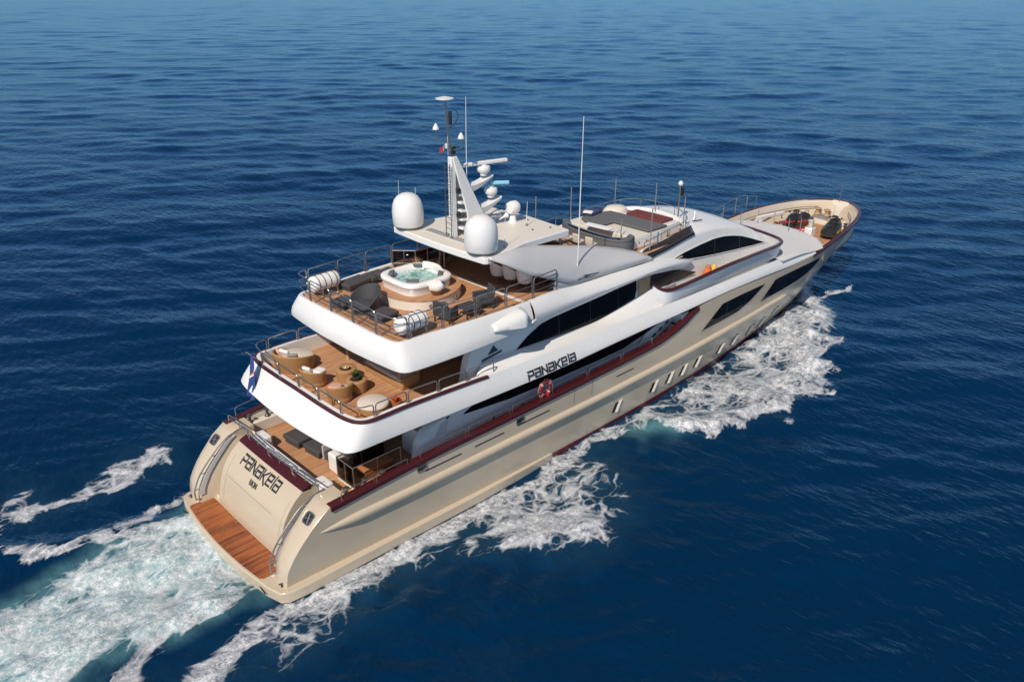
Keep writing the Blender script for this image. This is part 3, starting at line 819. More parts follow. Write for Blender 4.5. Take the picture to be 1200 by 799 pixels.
# stroke lettering -----------------------------------------------------------
GL = {  # strokes on a 0..1 x 0..1 cell, techno letterforms with open corners
    'P': [[(0, 0), (0, .62)], [(0, 1), (1, 1), (1, .45), (.25, .45)]],
    'a': [[(0, 1), (1, 1), (1, 0), (0, 0), (0, .55), (.72, .55)]],
    'N': [[(0, 0), (0, 1), (1, 0), (1, 1)]],
    'K': [[(0, 0), (0, 1)], [(1.0, 1), (.25, .52), (1.15, -.25)]],
    'e': [[(.95, 0), (0, 0), (0, 1), (1, 1), (1, .5), (.25, .5)]],
    'i': [[(.0, 0), (.0, .78)], [(.0, .98), (.0, 1.16)]],
    'B': [[(0, 0), (0, 1), (.8, 1), (.8, .5), (0, .5)], [(.8, .5), (1, .5), (1, 0), (0, 0)]],
    'I': [[(.0, 0), (.0, 1)]], 'O': [[(0, 0), (0, 1), (1, 1), (1, 0), (0, 0)]],
    'R': [[(0, 0), (0, 1), (1, 1), (1, .5), (0, .5)], [(.4, .5), (1, 0)]], 'C': [[(1, 1), (0, 1), (0, 0), (1, 0)]],
}
WID = {'i': .12, 'I': .12}
def lettering(text, place, h, w, gap, th, depth=.012):
    """flat bars along each stroke; place(u, v) gives the 3-D point and surface normal"""
    mb = MB(); u = 0
    for ch in text:
        cw = w * WID.get(ch, 1.0)
        for st in GL[ch]:
            P = [np.array([u + (a * w if ch not in WID else th * .5), b * h]) for a, b in st]
            for a, b in zip(P[:-1], P[1:]):
                d = (b - a) / (np.linalg.norm(b - a) + 1e-9); n = np.array([-d[1], d[0]]) * th / 2
                a2, b2 = a - d * th * .5, b + d * th * .5
                ns = max(2, int(np.linalg.norm(b2 - a2) / (h * .3)) + 1)
                rows = []
                for t in np.linspace(0, 1, ns):
                    c = a2 + (b2 - a2) * t
                    q = []
                    for e, o in ((c - n, depth * .2), (c + n, depth * .2), (c + n, depth), (c - n, depth)):
                        p, nn = place(*e); q.append(np.array(p) + np.array(nn) * o)
                    rows.append(q)
                mb.loft(rows, close=True, cap0=True, cap1=True)
        u += cw + gap
    return mb, u - gap
_, wtot = lettering('PaNaKeia', lambda u, v: ((0, 0, 0), (0, 0, 1)), .42, .34, .105, .085)
def pl_tr(u, v): return on_pan(1.48 - u, 2.60 + v, 0), (-.8, 0, .6)
mb, _ = lettering('PaNaKeia', pl_tr, .27, .285, .105, .056, .02)
part('name_lettering', mb, 'letter_dark', transom, angle=20)
def pl_b(u, v): return on_pan(.26 - u, 2.0 + v * .9, 0), (-.93, 0, .36)
mb, _ = lettering('BIKINI', lambda u, v: (on_pan(.40 - u, 2.28 + v, 0), (-.9, 0, .4)), .15, .085, .045, .028, .016)
part('port_lettering', mb, 'letter_dark', transom, angle=20)

# stairs between the panel and the quarters
mb = MB()
for k in range(9):
    z1 = .62 + k * .28
    x0 = 1.02 + k * .235
    mb.box(((x0 + 3.0) / 2, -2.71, z1 - .14 + .0), (3.0 - x0, .575, .28 - .004))
stairs = pair('stern_stairs', mb, 'cream', None, bevel=.015)
for st, s in zip(stairs, (-1, 1)):
    for k in range(8): part('tread', MB().box((1.02 + k * .235 + .115, s * 2.71, .62 + k * .28 + .008), (.19, .5, .012)), 'teak', st)
# arched grab rails and pale fender strips beside the stairs
for s in (-1, 1):
    c = []
    for z in np.linspace(.75, 3.0, 16): c.append((wing_x(z) - .16 - .10 * math.sin((z - .75) / 2.25 * math.pi), s * 3.02, z))
    b = MB().tube([(wing_x(.75) + .05, s * 3.02, .72)] + c + [(2.3, s * 3.02, 3.12), (2.6, s * 3.02, 3.15)], .033, 8)
    for z in (1.2, 1.8, 2.4, 2.9):
        b.tube([(wing_x(z) - .16 - .10 * math.sin((z - .75) / 2.25 * math.pi), s * 3.02, z), (wing_x(z) + .05, s * 3.05, z - .05)], .022, 6)
    part('arched_handrail', b, 'steel', None)
    b = MB().loft([[(wing_x(z) - .03, s * 2.985, z), (wing_x(z) + .20, s * 2.985, z), (wing_x(z) + .20, s * 2.96, z), (wing_x(z) - .03, s * 2.96, z)] for z in np.linspace(.9, 2.95, 14)], close=True, cap0=True, cap1=True)
    part('rubbing_strip', b, 'wing_grey', None, angle=50)

# swim platform with its side ledges
pf = [(13.75, -3.98), (13.4, -4.13), (9, -4.24), (4, -4.22), (0.9, -4.20), (0.22, -4.12), (-0.02, -3.95), (-0.20, -3.3), (-0.37, -1.8), (-0.43, 0), (-0.37, 1.8), (-0.20, 3.3), (-0.02, 3.95), (0.22, 4.12), (0.9, 4.20), (4, 4.22), (9, 4.24), (13.4, 4.13), (13.75, 3.98), (13.7, 3.8), (1.2, 3.5), (1.2, -3.5), (13.7, -3.8)]
ztop = lambda x, y: 0.52 - 0.16 * max(0, min(1, (x - 4) / 10)) 
mb = MB().prism(pf[::-1][::-1], lambda x, y: ztop(x, y) - .46, ztop)
plat = part('swim_platform', mb, 'hull_beige', None, bevel=.05, bseg=3)
tk = []
for (cx_, cy_), a0 in (((0.74, 2.95), 0), ((0.02, 3.0), 90), ((0.02, -2.72), 180), ((0.74, -2.72), 270)):
    for a in np.linspace(a0, a0 + 90, 5): tk.append((cx_ + .13 * math.cos(R(a)), cy_ + .13 * math.sin(R(a))))
tk = [(x - 0.22 * (1 - (y / 3.1) ** 2) * (x < .4), y) for x, y in tk]
# finer aft edge
aft_edge = [(-.11 - 0.22 * (1 - (y / 3.1) ** 2), y) for y in np.linspace(2.9, -2.6, 14)]
k_ = [i for i, p in enumerate(tk) if p[0] < .2 and p[1] > 2.9]
tk = tk[:k_[-1] + 1] + aft_edge + tk[k_[-1] + 1:]
part('teak_inlay', MB().prism(tk, .515, .532), 'teak_wet', plat)
part('teak_border', MB().prism([(x + (.03 if x < .5 else -.0) * 0, y) for x, y in [(1.0, -3.0), (1.0, -2.9), (.2, -2.9), (.2, -3.0)]], .52, .53), 'cream', plat)
for s in (-1, 1):
    b = MB()
    b.tube([(.12, s * 3.62, .64), (.55, s * 3.78, .64)], .028, 8)
    for t in (.3, .7): b.tube([(.12 + .43 * t, s * (3.62 + .16 * t), .52), (.12 + .43 * t, s * (3.62 + .16 * t), .64)], .03, 8)
    b.box((.34, s * 3.70, .53), (.34, .10, .02), rz=s * .36)
    part('cleat', b, 'dark_steel', plat)
    b = MB().box((-.245, s * 2.9, .30), (.02, .9, .06), rz=s * .11)
    part('platform_slot', b, 'black_rubber', plat)

# ------------------------------------------------------------------ main deck
md = [(1.6, -2.4), (2.6, -2.4), (2.6, -3.05), (2.35, -3.05), (2.35, -3.85), (12, -4.02), (24, -4.02), (24, 4.02), (12, 4.02), (2.35, 3.85), (2.35, 3.05), (2.6, 3.05), (2.6, 2.4), (1.6, 2.4)]
mdo = MB().prism([(2.45, -3.87), (12, -4.02), (24, -4.02), (24, 4.02), (12, 4.02), (2.45, 3.87)], 2.15, 2.35)
part('main_deck', mdo, 'teak', None)
# coaming bench behind the transom, with white corner lockers
part('transom_coaming', MB().box((2.62, 0, 2.72), (.36, 4.6, .72)), 'white', None, bevel=.05)
for s in (-1, 1):
    part('corner_locker', MB().box((2.98, s * 2.28, 2.66), (.52, .74, .62)), 'white', None, bevel=.09, bseg=3)
for s in (-1, 1):
    part('cockpit_side_coaming', MB().box((4.1, s * 3.62, 2.62), (3.0, .34, .55)), 'cream', None, bevel=.05)
# bollards and winch heads on the quarter coaming
for s in (-1, 1):
    for k, x in enumerate((3.15, 3.95, 4.75)):
        b = MB().lathe([(.13, 0), (.11, .05), (.06, .10), (.055, .24), (.12, .30), (.13, .33), (.10, .36), (0, .37)], (x, s * 3.62, 2.90), 14)
        part('bollard', b, 'dark_steel', None, angle=40)

# ================================================================== superstructure
def spl(pts, n=None, xs=None):
    return atx(pts, xs) if xs is not None else rs(pts, n)

# ------------------------------------------------------------------ main deck house
HY = 3.38
def house_y(x): return -np.interp(x, [6, 18, 22, 24.5], [HY, HY, 3.44, 3.6])
xs = np.concatenate([np.linspace(8.0, 24.4, 40)])
mb = MB().loft([[(x, house_y(x), z) for z in (2.3, 3.1, 3.9, 4.75)] for x in xs])
mb.add([(8.0, -HY, 2.3), (8.0, -HY, 4.75), (8.0, -2.9, 4.75), (8.0, -2.9, 2.3)], [(0, 1, 2, 3)])
mh = pair('main_deck_house', mb, 'house_white', None, angle=40)
# black window band, pointed at its after end
up_ = [(8.95, 3.92), (9.9, 4.30), (11.5, 4.60), (13, 4.66), (18, 4.68), (23.2, 4.66)]
lo_ = [(8.95, 3.88), (11.57, 3.62), (13.66, 3.56), (17.12, 3.50), (19.2, 3.52), (20.45, 3.74), (21.7, 4.04), (23.2, 4.6)]
U, W_ = rs(up_, 60, False), rs(lo_, 60, False)
mb = MB().loft([[(a[0] * (1 - t) + b[0] * t, house_y(a[0]) - .012, a[1] * (1 - t) + b[1] * t) for t in (0, .5, 1)] for a, b in zip(U, W_)])
wb = [part('window_band', mb, 'black_glass', mh[0]), part('window_band', mb.mirror(), 'black_glass', mh[1])]
# rounded after corner piece of the house with its small pane
mb = MB()
rows = []
for z, x0 in ((2.35, 6.55), (2.9, 6.6), (3.35, 6.7), (3.7, 6.95), (3.98, 7.4), (4.10, 7.9)):
    rows.append([(x0, -2.95, z), (x0 + .02, -3.2, z), (x0 + .12, -3.36, z), (x0 + .35, -3.40, z), (8.05, -3.40, z)])
mb.loft(rows, cap1=True)
crn = pair('house_corner_fairing', mb, 'house_white', None, angle=50)
mb = MB().add([(7.42, -3.415, 3.42), (8.0, -3.415, 3.46), (8.15, -3.415, 3.95), (7.75, -3.415, 3.93)], [(0, 1, 2, 3)])
part('corner_pane', mb, 'wing_grey', crn[0]); part('corner_pane', mb.mirror(), 'wing_grey', crn[1])
# aft bulkhead of the saloon: sliding glass doors under the overhang
part('aft_bulkhead', MB().box((9.3, 0, 3.53), (.1, 5.9, 2.36)), 'walnut', None)
for k in range(4):
    part('saloon_door', MB().box((9.22, -1.8 + 1.2 * k, 3.45), (.05, 1.14, 2.1)), 'black_glass', None, bevel=.01)
for s in (-1, 1):
    part('cockpit_cabinet', MB().box((7.7, s * 2.3, 2.98), (1.4, 1.1, 1.25)), 'house_white', None, bevel=.06)
# little bulkhead lamps along the side
for x in (10.6, 12.3, 17.2, 18.4):
    a = MB().lathe([(0, -.05), (.05, -.03), (.06, 0), (0, .02)], (0, 0, 0), 10).xf(Matrix.Translation((x, float(house_y(x)) - .03, 3.05)) @ Matrix.Rotation(R(90), 4, 'X'))
    pair('side_lamp', a, 'dark_steel', None)

# companionway stairs rising at the forward end of the side deck
mb = MB()
for k in range(7):
    x0 = 19.6 + k * .56
    mb.box((x0 + 1.0, -3.82, 2.35 + .30 * (k + 1) / 2), (.56 if k < 6 else 2.2, .62, .30 * (k + 1)))
sst = pair('side_stairs', mb, 'grey_deck', None, bevel=.02)
for st, s in zip(sst, (-1, 1)):
    for k in range(6):
        part('stair_tread', MB().box((19.6 + k * .56 + 1.0, s * 3.80, 2.35 + .30 * (k + 1) + .008), (.36, .44, .016)), 'dark_fabric', st)

# pale side panel of the stairs with its dark square ports, following the swoop of the caprail
sp_ = [(20.1, 3.28), (20.6, 3.90), (22.4, 4.30), (23.5, 4.52), (23.2, 4.14), (22.1, 3.62), (20.9, 3.30)]
mb = MB().slab([(x, -3.60, z) for x, z in sp_], (0, .06, 0))
pn = pair('stair_panel', mb, 'house_white', None)
for x, z in ((21.35, 3.62), (21.8, 3.80), (22.3, 4.0), (22.85, 4.2)):
    b = MB().slab([(x - .16, -3.612, z - .09), (x + .12, -3.612, z - .02), (x + .2, -3.612, z + .13), (x - .08, -3.612, z + .06)], (0, .012, 0))
    part('stair_port', b, 'black_rubber', pn[0]); part('stair_port', b.mirror(), 'black_rubber', pn[1])
# ------------------------------------------------------------------ upper deck: white overhanging band
Bc = [(2.75, 0, 4.75), (2.76, -0.8, 4.75), (2.80, -1.6, 4.75), (2.91, -2.9, 4.75), (3.02, -3.55, 4.755), (3.17, -3.90, 4.76), (3.50, -4.05, 4.765), (4.4, -4.10, 4.77), (5.7, -4.15, 4.76), (9.1, -4.22, 4.68), (10.5, -4.24, 4.65), (12.9, -4.29, 4.62), (14.7, -4.31, 4.64), (17.3, -4.32, 4.68), (20, -4.32, 4.69), (23.2, -4.31, 4.68), (26.5, -4.26, 4.68), (28.4, -4.20, 4.60), (31, -4.12, 4.48), (34.3, -4.02, 4.30), (37.2, -3.93, 4.30)]
Cc = [(3.58, 0, 5.74), (3.575, -0.8, 5.74), (3.57, -1.6, 5.74), (3.60, -2.75, 5.74), (3.67, -3.3, 5.74), (3.80, -3.66, 5.74), (4.10, -3.88, 5.74), (4.7, -3.94, 5.74), (5.8, -3.95, 5.74), (9.0, -3.97, 5.60), (10.5, -3.99, 5.52), (12.8, -4.02, 5.47), (14.6, -4.03, 5.43), (17.2, -4.03, 5.40), (19.9, -4.02, 5.36), (23.2, -4.03, 5.26), (26.5, -4.02, 5.20), (28.4, -3.99, 5.15), (31, -3.92, 5.06), (34.3, -3.78, 4.88), (37.2, -3.78, 4.50)]
# the same stations along both control polylines, then dense
def dense2(A, B_, n=10):
    return cr(A, n), cr(B_, n)
Bd, Cd = dense2(Bc, Cc, 10)
def outward(L_):
    t = np.gradient(L_, axis=0); o = np.stack([t[:, 1], -t[:, 0], np.zeros(len(t))], 1)
    o /= np.linalg.norm(o, axis=1)[:, None] + 1e-9
    o[0] = (-1, 0, 0)
    return o
Od = outward(Bd)
flip = np.where((Od * (Bd - np.array([20, 0, 5]))).sum(1) < 0, -1, 1)[:, None]
Od = Od * flip
def band_rows(Bd, Cd, Od, inset, floor_z, under):
    rows = []
    for b, c, o in zip(Bd, Cd, Od):
        l = lambda t: b + (c - b) * t
        ib = b - o * .35; ic = c - o * inset
        r = [(ib[0], min(ib[1], 0), b[2] + under), b - o * .10 + [0, 0, -.02], b - o * .02 + [0, 0, .02], l(.06) + o * .035, l(.26) + o * .065, l(.58) + o * .05, l(.90) + o * .02, l(.97) + o * .012, c + [0, 0, .015],
             (ic[0], min(ic[1], 0), c[2] + .02), (ic[0], min(ic[1], 0), floor_z)]
        rows.append([(q[0], min(q[1], 0.0), q[2]) for q in r])
    return rows
ub = band_rows(Bd, Cd, Od, 0.20, 5.12, 0.02)
kx = [i for i, c in enumerate(Cd) if c[0] < 9.9]
# after part keeps its inner face; ahead of x = 9.9 the band's top edge runs into the saloon coaming
mb = MB().loft([r for r in ub[:kx[-1] + 1]])
mb.loft([r[:9] for r in ub[kx[-1]:]])
mb.merge(mb.mirror())
upper_band = part('upper_deck_band', mb, 'white', None, angle=38)
# soffit and floor of the upper deck
sof = [(r[0][0], r[0][1]) for r in ub if r[0][0] < 32]
def sheet(line, z, dn=0.0):
    return MB().loft([[(x, y, z if not callable(z) else z(x)), (x, 0, z if not callable(z) else z(x))] for x, y in line])
mb = sheet(sof, 4.80); mb.merge(mb.mirror())
part('upper_deck_soffit', mb, 'cream', None)
fl_ = [(r[10][0], r[10][1]) for r in ub[:kx[-1] + 1]] + [(11.5, -3.76)]
mb = MB().loft([[(x, y, 5.15), (x, 0, 5.15), (x, -y, 5.15)] for x, y in fl_])
part('upper_deck_floor', mb, 'teak', None)
# burgundy strip along the band's after edge
idx = [i for i, c in enumerate(Cd) if c[0] < 9.75]
cl = np.array([Cd[i] + Od[i] * .03 for i in idx])
full = np.vstack([cl[::-1] * [1, -1, 1], cl[1:]])
rows = []
for i, p in enumerate(full):
    t = full[min(i + 1, len(full) - 1)] - full[max(i - 1, 0)]; t /= np.linalg.norm(t)
    o = np.array([t[1], -t[0], 0]); o /= np.linalg.norm(o)
    if np.dot(o, p - np.array([15, 0, 5.7])) < 0: o = -o
    rows.append([p + o * a + np.array([0, 0, b]) for a, b in ((-.07, .03), (.03, .03), (.05, -.01), (.055, -.06), (.02, -.07), (-.07, -.02))])
part('burgundy_trim', MB().loft(rows, close=True, cap0=True, cap1=True), 'burgundy', upper_band, angle=50)
# lettering on the starboard and port faces
ks = [i for i in range(len(Bd)) if 9 < Bd[i][0] < 18]
def face_pt(x, f, s):
    b = np.array([np.interp(x, Bd[ks, 0], Bd[ks, k]) for k in range(3)]); c = np.array([np.interp(x, Cd[ks, 0], Cd[ks, k]) for k in range(3)])
    p = b + (c - b) * f
    y = p[1] - np.interp(f, [0, .08, .3, .6, .9], [0.02, .045, .085, .07, .035])
    return (x, s * -y if s > 0 else y, p[2])
for s in (-1, 1):
    def pl_s(u, v, s=s):
        x = 11.78 + u if s < 0 else 14.85 - u
        return face_pt(x, .17 + v / .9, s), (0, s * .97, .22)
    mb, wt = lettering('PaNaKeia', pl_s, .33, .285, .115, .07, .02)
    part('name_lettering', mb, 'letter_dark', upper_band, angle=20)
    b = MB().loft([[face_pt(x, f, s) for f in (.03, .055)] for x in np.linspace(13.6, 19.0, 20)])
    b.v = [(x, y + s * .012, z) for x, y, z in b.v]
    part('chrome_strip', b, 'steel', upper_band)

# ------------------------------------------------------------------ coaming below the saloon windows
sill = [(9.5, -3.70, 5.50), (9.75, -3.58, 5.66), (10.1, -3.48, 5.80), (10.6, -3.44, 5.82), (11.95, -3.40, 5.76), (14.1, -3.36, 5.65), (16, -3.35, 5.57), (17.2, -3.33, 5.55), (18.4, -3.32, 5.68), (20.3, -3.30, 5.93), (21.2, -3.3, 6.05)]
xs = np.concatenate([np.linspace(9.5, 11, 16), np.linspace(11.2, 21.2, 50)])
S = atx(sill, xs); Cx = np.stack([xs] + [np.interp(xs, Cd[:, 0], Cd[:, k]) for k in (1, 2)], 1)
rows = []
for a, c in zip(S, Cx):
    m1 = np.array([a[0], c[1] * .6 + a[1] * .4 + .00, c[2] * .72 + a[2] * .28 - .02])
    m2 = np.array([a[0], c[1] * .18 + a[1] * .82, c[2] * .12 + a[2] * .88])
    rows.append([c + [0, .0, .012], c + [0, .05, .022], m1, m2, a, a + [0, .10, .02], (a[0], a[1] + .16, 5.1)])
mb = MB().loft(rows, cap0=True)
pair('saloon_coaming', mb, 'white', None, angle=50)
# two fine grooves in its forward flare
# ------------------------------------------------------------------ upper saloon
def up_y(x, z): return -(np.interp(x, [9, 20, 24.5], [3.36, 3.30, 3.12]) - 0.10 * max(0, z - 5.6))
wl_up = [(9.02, 5.15), (9.15, 5.7), (9.35, 6.2), (9.62, 6.6), (10.05, 6.96)]
rows = []
for f in np.linspace(0, 1, 44):
    r = []
    for t in np.linspace(0, 1, 7):
        z = 5.12 + (6.98 - 5.12) * t
        xa = np.interp(z, [p[1] for p in wl_up], [p[0] for p in wl_up])
        x = xa + (24.0 - xa) * f
        r.append((x, up_y(x, z), z))
    rows.append(r)
mb = MB().loft(rows)
mb.loft([[rows[0][k], (rows[0][k][0] + .02, rows[0][k][1] + .35, rows[0][k][2]), (rows[0][k][0] + .5, -2.85, rows[0][k][2])] for k in range(7)])
us = pair('upper_saloon', mb, 'house_white', None, angle=50)
up_ = [(11.85, 5.70), (12.2, 5.92), (12.75, 6.20), (13.5, 6.46), (14.75, 6.60), (15.74, 6.66), (17.0, 6.74), (18.9, 6.80), (20.1, 6.80)]
lo_ = [(11.85, 5.68), (14.07, 5.58), (17.1, 5.50), (17.75, 5.55), (19.95, 5.86), (20.1, 6.3)]
U, W_ = rs(up_, 60, False), rs(lo_, 60, False)
mb = MB().loft([[(a[0] * (1 - t) + b[0] * t, up_y(a[0], a[1] * (1 - t) + b[1] * t) - .014, a[1] * (1 - t) + b[1] * t) for t in (0, .5, 1)] for a, b in zip(U, W_)])
for u_, s in zip(us, (-1, 1)):
    w_ = part('saloon_window', mb if s < 0 else mb.mirror(), 'black_glass', u_)
    for x in (14.6, 16.7, 18.7):
        zt = np.interp(x, [p[0] for p in up_], [p[1] for p in up_]); zb = np.interp(x, [p[0] for p in lo_], [p[1] for p in lo_])
        b = MB().loft([[(x + q, up_y(x, z) - .02, z) for q in (-.02, .02)] for z in (zb, zt)])
        part('mullion', b if s < 0 else b.mirror(), 'jet_black', w_)
    # builder's emblem: a small triangle over a bar
    b = MB().add([(10.35, up_y(10.35, 6.05) - .012, 6.02), (10.95, up_y(10.9, 6.05) - .012, 6.08), (10.72, up_y(10.7, 6.4) - .012, 6.36)], [(0, 1, 2)])
    part('emblem_triangle', b if s < 0 else b.mirror(), 'navy', u_)
    b = MB().add([(10.02, up_y(10, 5.9) - .012, 5.83), (11.15, up_y(11, 5.9) - .012, 5.95), (11.15, up_y(11, 6) - .012, 6.04), (10.02, up_y(10, 5.9) - .012, 5.93)], [(0, 1, 2, 3)])
    part('emblem_bar', b if s < 0 else b.mirror(), 'navy', u_)
part('upper_aft_bulkhead', MB().box((10.9, 0, 6.03), (.12, 6.0, 1.80)), 'walnut', None)
for k in range(4):
    part('upper_saloon_door', MB().box((10.82, -1.65 + 1.1 * k, 5.98), (.05, 1.04, 1.6)), 'black_glass', None, bevel=.01)
for s in (-1, 1):
    part('overhang_post', MB().lathe([(.09, 5.15), (.075, 5.2), (.075, 7.0)], (7.05, s * 1.85, 0), 16), 'pale_wood', None)
# side door opening and second lens-shaped window, amidships
mb = MB().add([(20.15, -3.335, 5.98), (21.05, -3.325, 5.98), (21.05, -3.30, 6.78), (20.15, -3.30, 6.72)], [(0, 1, 2, 3)])
pair('side_door', mb, 'pale_wood', None)
lens_u = [(21.1, 6.74), (21.6, 6.76), (22.8, 6.62), (24.0, 6.30), (25.2, 5.90)]
lens_l = [(21.1, 5.95), (21.7, 5.92), (22.8, 5.86), (23.7, 5.84), (25.2, 5.86)]
U, W_ = rs(lens_u, 30, False), rs(lens_l, 30, False)
mb = MB().loft([[(a[0] * (1 - t) + b[0] * t, -np.interp(a[0], [21, 25.2], [3.31, 3.17]), a[1] * (1 - t) + b[1] * t) for t in (0, .5, 1)] for a, b in zip(U, W_)])
pair('lens_window', mb, 'tinted_glass', None)

# ------------------------------------------------------------------ sundeck band and wing
B2c = [(5.44, 0, 7.0), (5.44, -0.9, 7.0), (5.48, -1.8, 7.0), (5.57, -2.9, 7.0), (5.66, -3.62, 7.0), (5.80, -3.90, 7.0), (6.10, -4.03, 7.0), (7.3, -4.08, 6.97), (9.2, -4.07, 6.93), (11.0, -4.07, 6.95), (12.2, -4.05, 6.98)]
C2c = [(5.76, 0, 8.0), (5.75, -0.9, 8.0), (5.74, -1.7, 8.0), (5.76, -2.6, 8.0), (5.81, -3.14, 8.0), (5.93, -3.37, 8.0), (6.2, -3.48, 8.0), (7.3, -3.56, 8.0), (9.2, -3.74, 8.02), (11.0, -3.84, 8.03), (12.2, -3.85, 8.03)]
B2, C2 = dense2(B2c, C2c, 10)
O2 = outward(B2); O2 *= np.where((O2 * (B2 - np.array([15, 0, 7]))).sum(1) < 0, -1, 1)[:, None]
rows = []
for b, c, o in zip(B2, C2, O2):
    l = lambda t: b + (c - b) * t
    ib = b - o * .4; ic = c - o * .14
    r = [(ib[0], ib[1], 6.99), b - o * .10 + [0, 0, -.015], b - o * .02 + [0, 0, .02], l(.05) + o * .03, l(.22) + o * .085, l(.42) + o * .10, l(.62) + o * .075, l(.82) + o * .035, l(.96) + o * .003, c - o * .03 + [0, 0, .015], (ic[0], ic[1], 8.005), (ic[0], ic[1], 7.84)]
    rows.append([(q[0], min(q[1], 0), q[2]) for q in r])
mb = MB().loft(rows); 
sun_rows = rows
# wing continuing forward from the band, tapering to a blade
low = [(12.2, -4.05, 6.98), (13.4, -3.97, 6.99), (14.85, -3.90, 7.0), (16.5, -3.84, 7.02), (18.4, -3.74, 7.03), (20.5, -3.58, 6.96), (22.4, -3.44, 6.72), (23.9, -3.32, 6.50), (24.75, -3.22, 6.60)]
crease = [(12.2, -4.18, 7.50), (12.95, -4.14, 7.46), (15.1, -4.06, 7.41), (18, -3.96, 7.32), (20.5, -3.76, 7.22), (22.6, -3.52, 7.00), (24.75, -3.22, 6.67)]
topw = [(12.2, -3.85, 8.03), (13.5, -3.80, 8.03), (15.2, -3.58, 7.85), (15.9, -3.50, 7.82), (17.5, -3.40, 7.72), (20.7, -3.26, 7.48), (22.2, -3.22, 7.30), (24.75, -3.20, 6.69)]
xs = np.linspace(12.2, 24.75, 60)
Lw, Cw, Tw = atx(low, xs), atx(crease, xs), atx(topw, xs)
rows = []
for a, c, t in zip(Lw, Cw, Tw):
    inn_ = min(t[1] + .14, -3.0)
    rows.append([(a[0], max(a[1] + .55, -3.25) if a[0] < 23 else a[1] + .1, a[2] + .02), (a[0], a[1] + .08, a[2] - .01), a, a * .55 + c * .45 + [0, -.03, 0], c * .85 + a * .15 + [0, -.012, 0], c * .9 + t * .1 + [0, -.012, .01], c * .5 + t * .5 + [0, -.03, .05], t * .92 + c * .08 + [0, -.005, .012], t, (t[0], inn_, t[2] + .0), (t[0], inn_, max(7.84, t[2] - .3) if t[0] < 21 else t[2] - .02)])
mb.loft(rows, cap1=True)
mb.merge(mb.mirror())
sun_band = part('sundeck_band', mb, 'white', None, angle=38)
line = [(r[0][0], r[0][1]) for r in sun_rows] + [(13.5, -3.4), (24, -3.1)]
mb = sheet(line, 7.01); mb.merge(mb.mirror())
part('sundeck_soffit', mb, 'cream', None)
line = [(r[-1][0], r[-1][1]) for r in sun_rows] + [(p[0], min(p[1] + .12, -3.0)) for p in Tw if p[0] < 21.6] + [(25.4, -2.6)]
mb = MB().loft([[(x, y, 7.86), (x, 0, 7.86), (x, -y, 7.86)] for x, y in line])
part('sundeck_floor', mb, 'teak', None)
# white track across the deck
part('deck_track', MB().box((12.25, -.75, 7.875), (.16, 5.7, .03)), 'white', None)
# air-intake scoops breaking out of the band
for s in (-1, 1):
    rows = []
    for t in np.linspace(0, 1, 10):
        x = 10.0 + 1.62 * t; w = .03 + .30 * math.sin(t * math.pi / 2) ** .9
        zb = 7.42 - .20 * t; zt = 7.62 + .26 * t
        rows.append([(x, s * 3.92, zb - .04), (x, s * (4.10 + w * .55), zb), (x, s * (4.08 + w), zb + .05), (x, s * (4.06 + w), (zb + zt) / 2), (x, s * (4.02 + w * .95), zt - .08), (x, s * (3.98 + w * .6), zt + .02), (x, s * 3.80, zt + .08)])
    b = MB().loft(rows)
    sc_ = part('air_scoop', b, 'white', sun_band, angle=60, solid=.03)
    b = MB().add([(11.61, s * 3.92, 7.20), (11.61, s * 4.36, 7.28), (11.61, s * 4.37, 7.55), (11.61, s * 4.31, 7.79), (11.61, s * 3.85, 7.92)], [(0, 1, 2, 3, 4)])
    part('scoop_opening', b, 'black_rubber', sun_band)
    b = MB()
    b.tube([(11.75, s * 4.05, 7.26), (12.0, s * 4.22, 7.28), (12.25, s * 4.20, 7.34)], [.05, .06, .02], 8)
    part('scoop_lip', b, 'white', sun_band)

# ------------------------------------------------------------------ forward bulwark with burgundy cap
capb = [(21.25, -3.22, 6.42), (21.35, -3.36, 6.22), (21.5, -3.56, 6.06), (21.75, -3.80, 5.95), (22.1, -3.95, 5.95), (22.9, -4.01, 5.97), (25.5, -4.02, 6.03), (27.6, -3.97, 6.03), (30.5, -3.90, 5.96), (32.6, -3.80, 5.88), (33.4, -3.55, 5.86), (33.9, -3.0, 5.85), (34.3, -1.8, 5.85), (34.5, -0.6, 5.86), (34.53, 0, 5.86)]
basb = [(21.25, -3.32, 5.72), (21.35, -3.46, 5.48), (21.5, -3.64, 5.26), (21.75, -3.82, 5.16), (22.1, -3.90, 5.14), (22.9, -3.88, 5.12), (25.5, -3.76, 5.02), (27.6, -3.68, 4.95), (30.5, -3.62, 4.88), (32.6, -3.54, 4.86), (33.5, -3.30, 4.86), (34.1, -2.85, 4.88), (34.5, -1.8, 4.95), (34.7, -0.6, 4.98), (34.73, 0, 4.98)]
Kd, Jd = dense2(capb, basb, 8)
rows = []
for c, b in zip(Kd, Jd):
    v = np.array([25, 0, 0]) - np.array([c[0] if c[0] > 32.5 else 25, c[1], 0]); v = v / (np.linalg.norm(v) + 1e-9)
    rows.append([b + [0, 0, -.05], b * .7 + c * .3 - v * .01, c + [0, 0, -.02], c + v * .14 + [0, 0, -.02], b * .3 + c * .7 + v * .16, b + v * .18 + [0, 0, -.1]])
mb = MB().loft([[(q[0], min(q[1], 0), q[2]) for q in r] for r in rows], cap0=True)
mb.merge(mb.mirror())
fwd_bul = part('forward_bulwark', mb, 'house_white', None, angle=50)
fullc = np.vstack([Kd, (Kd[:-1] * [1, -1, 1])[::-1]])
rows = []
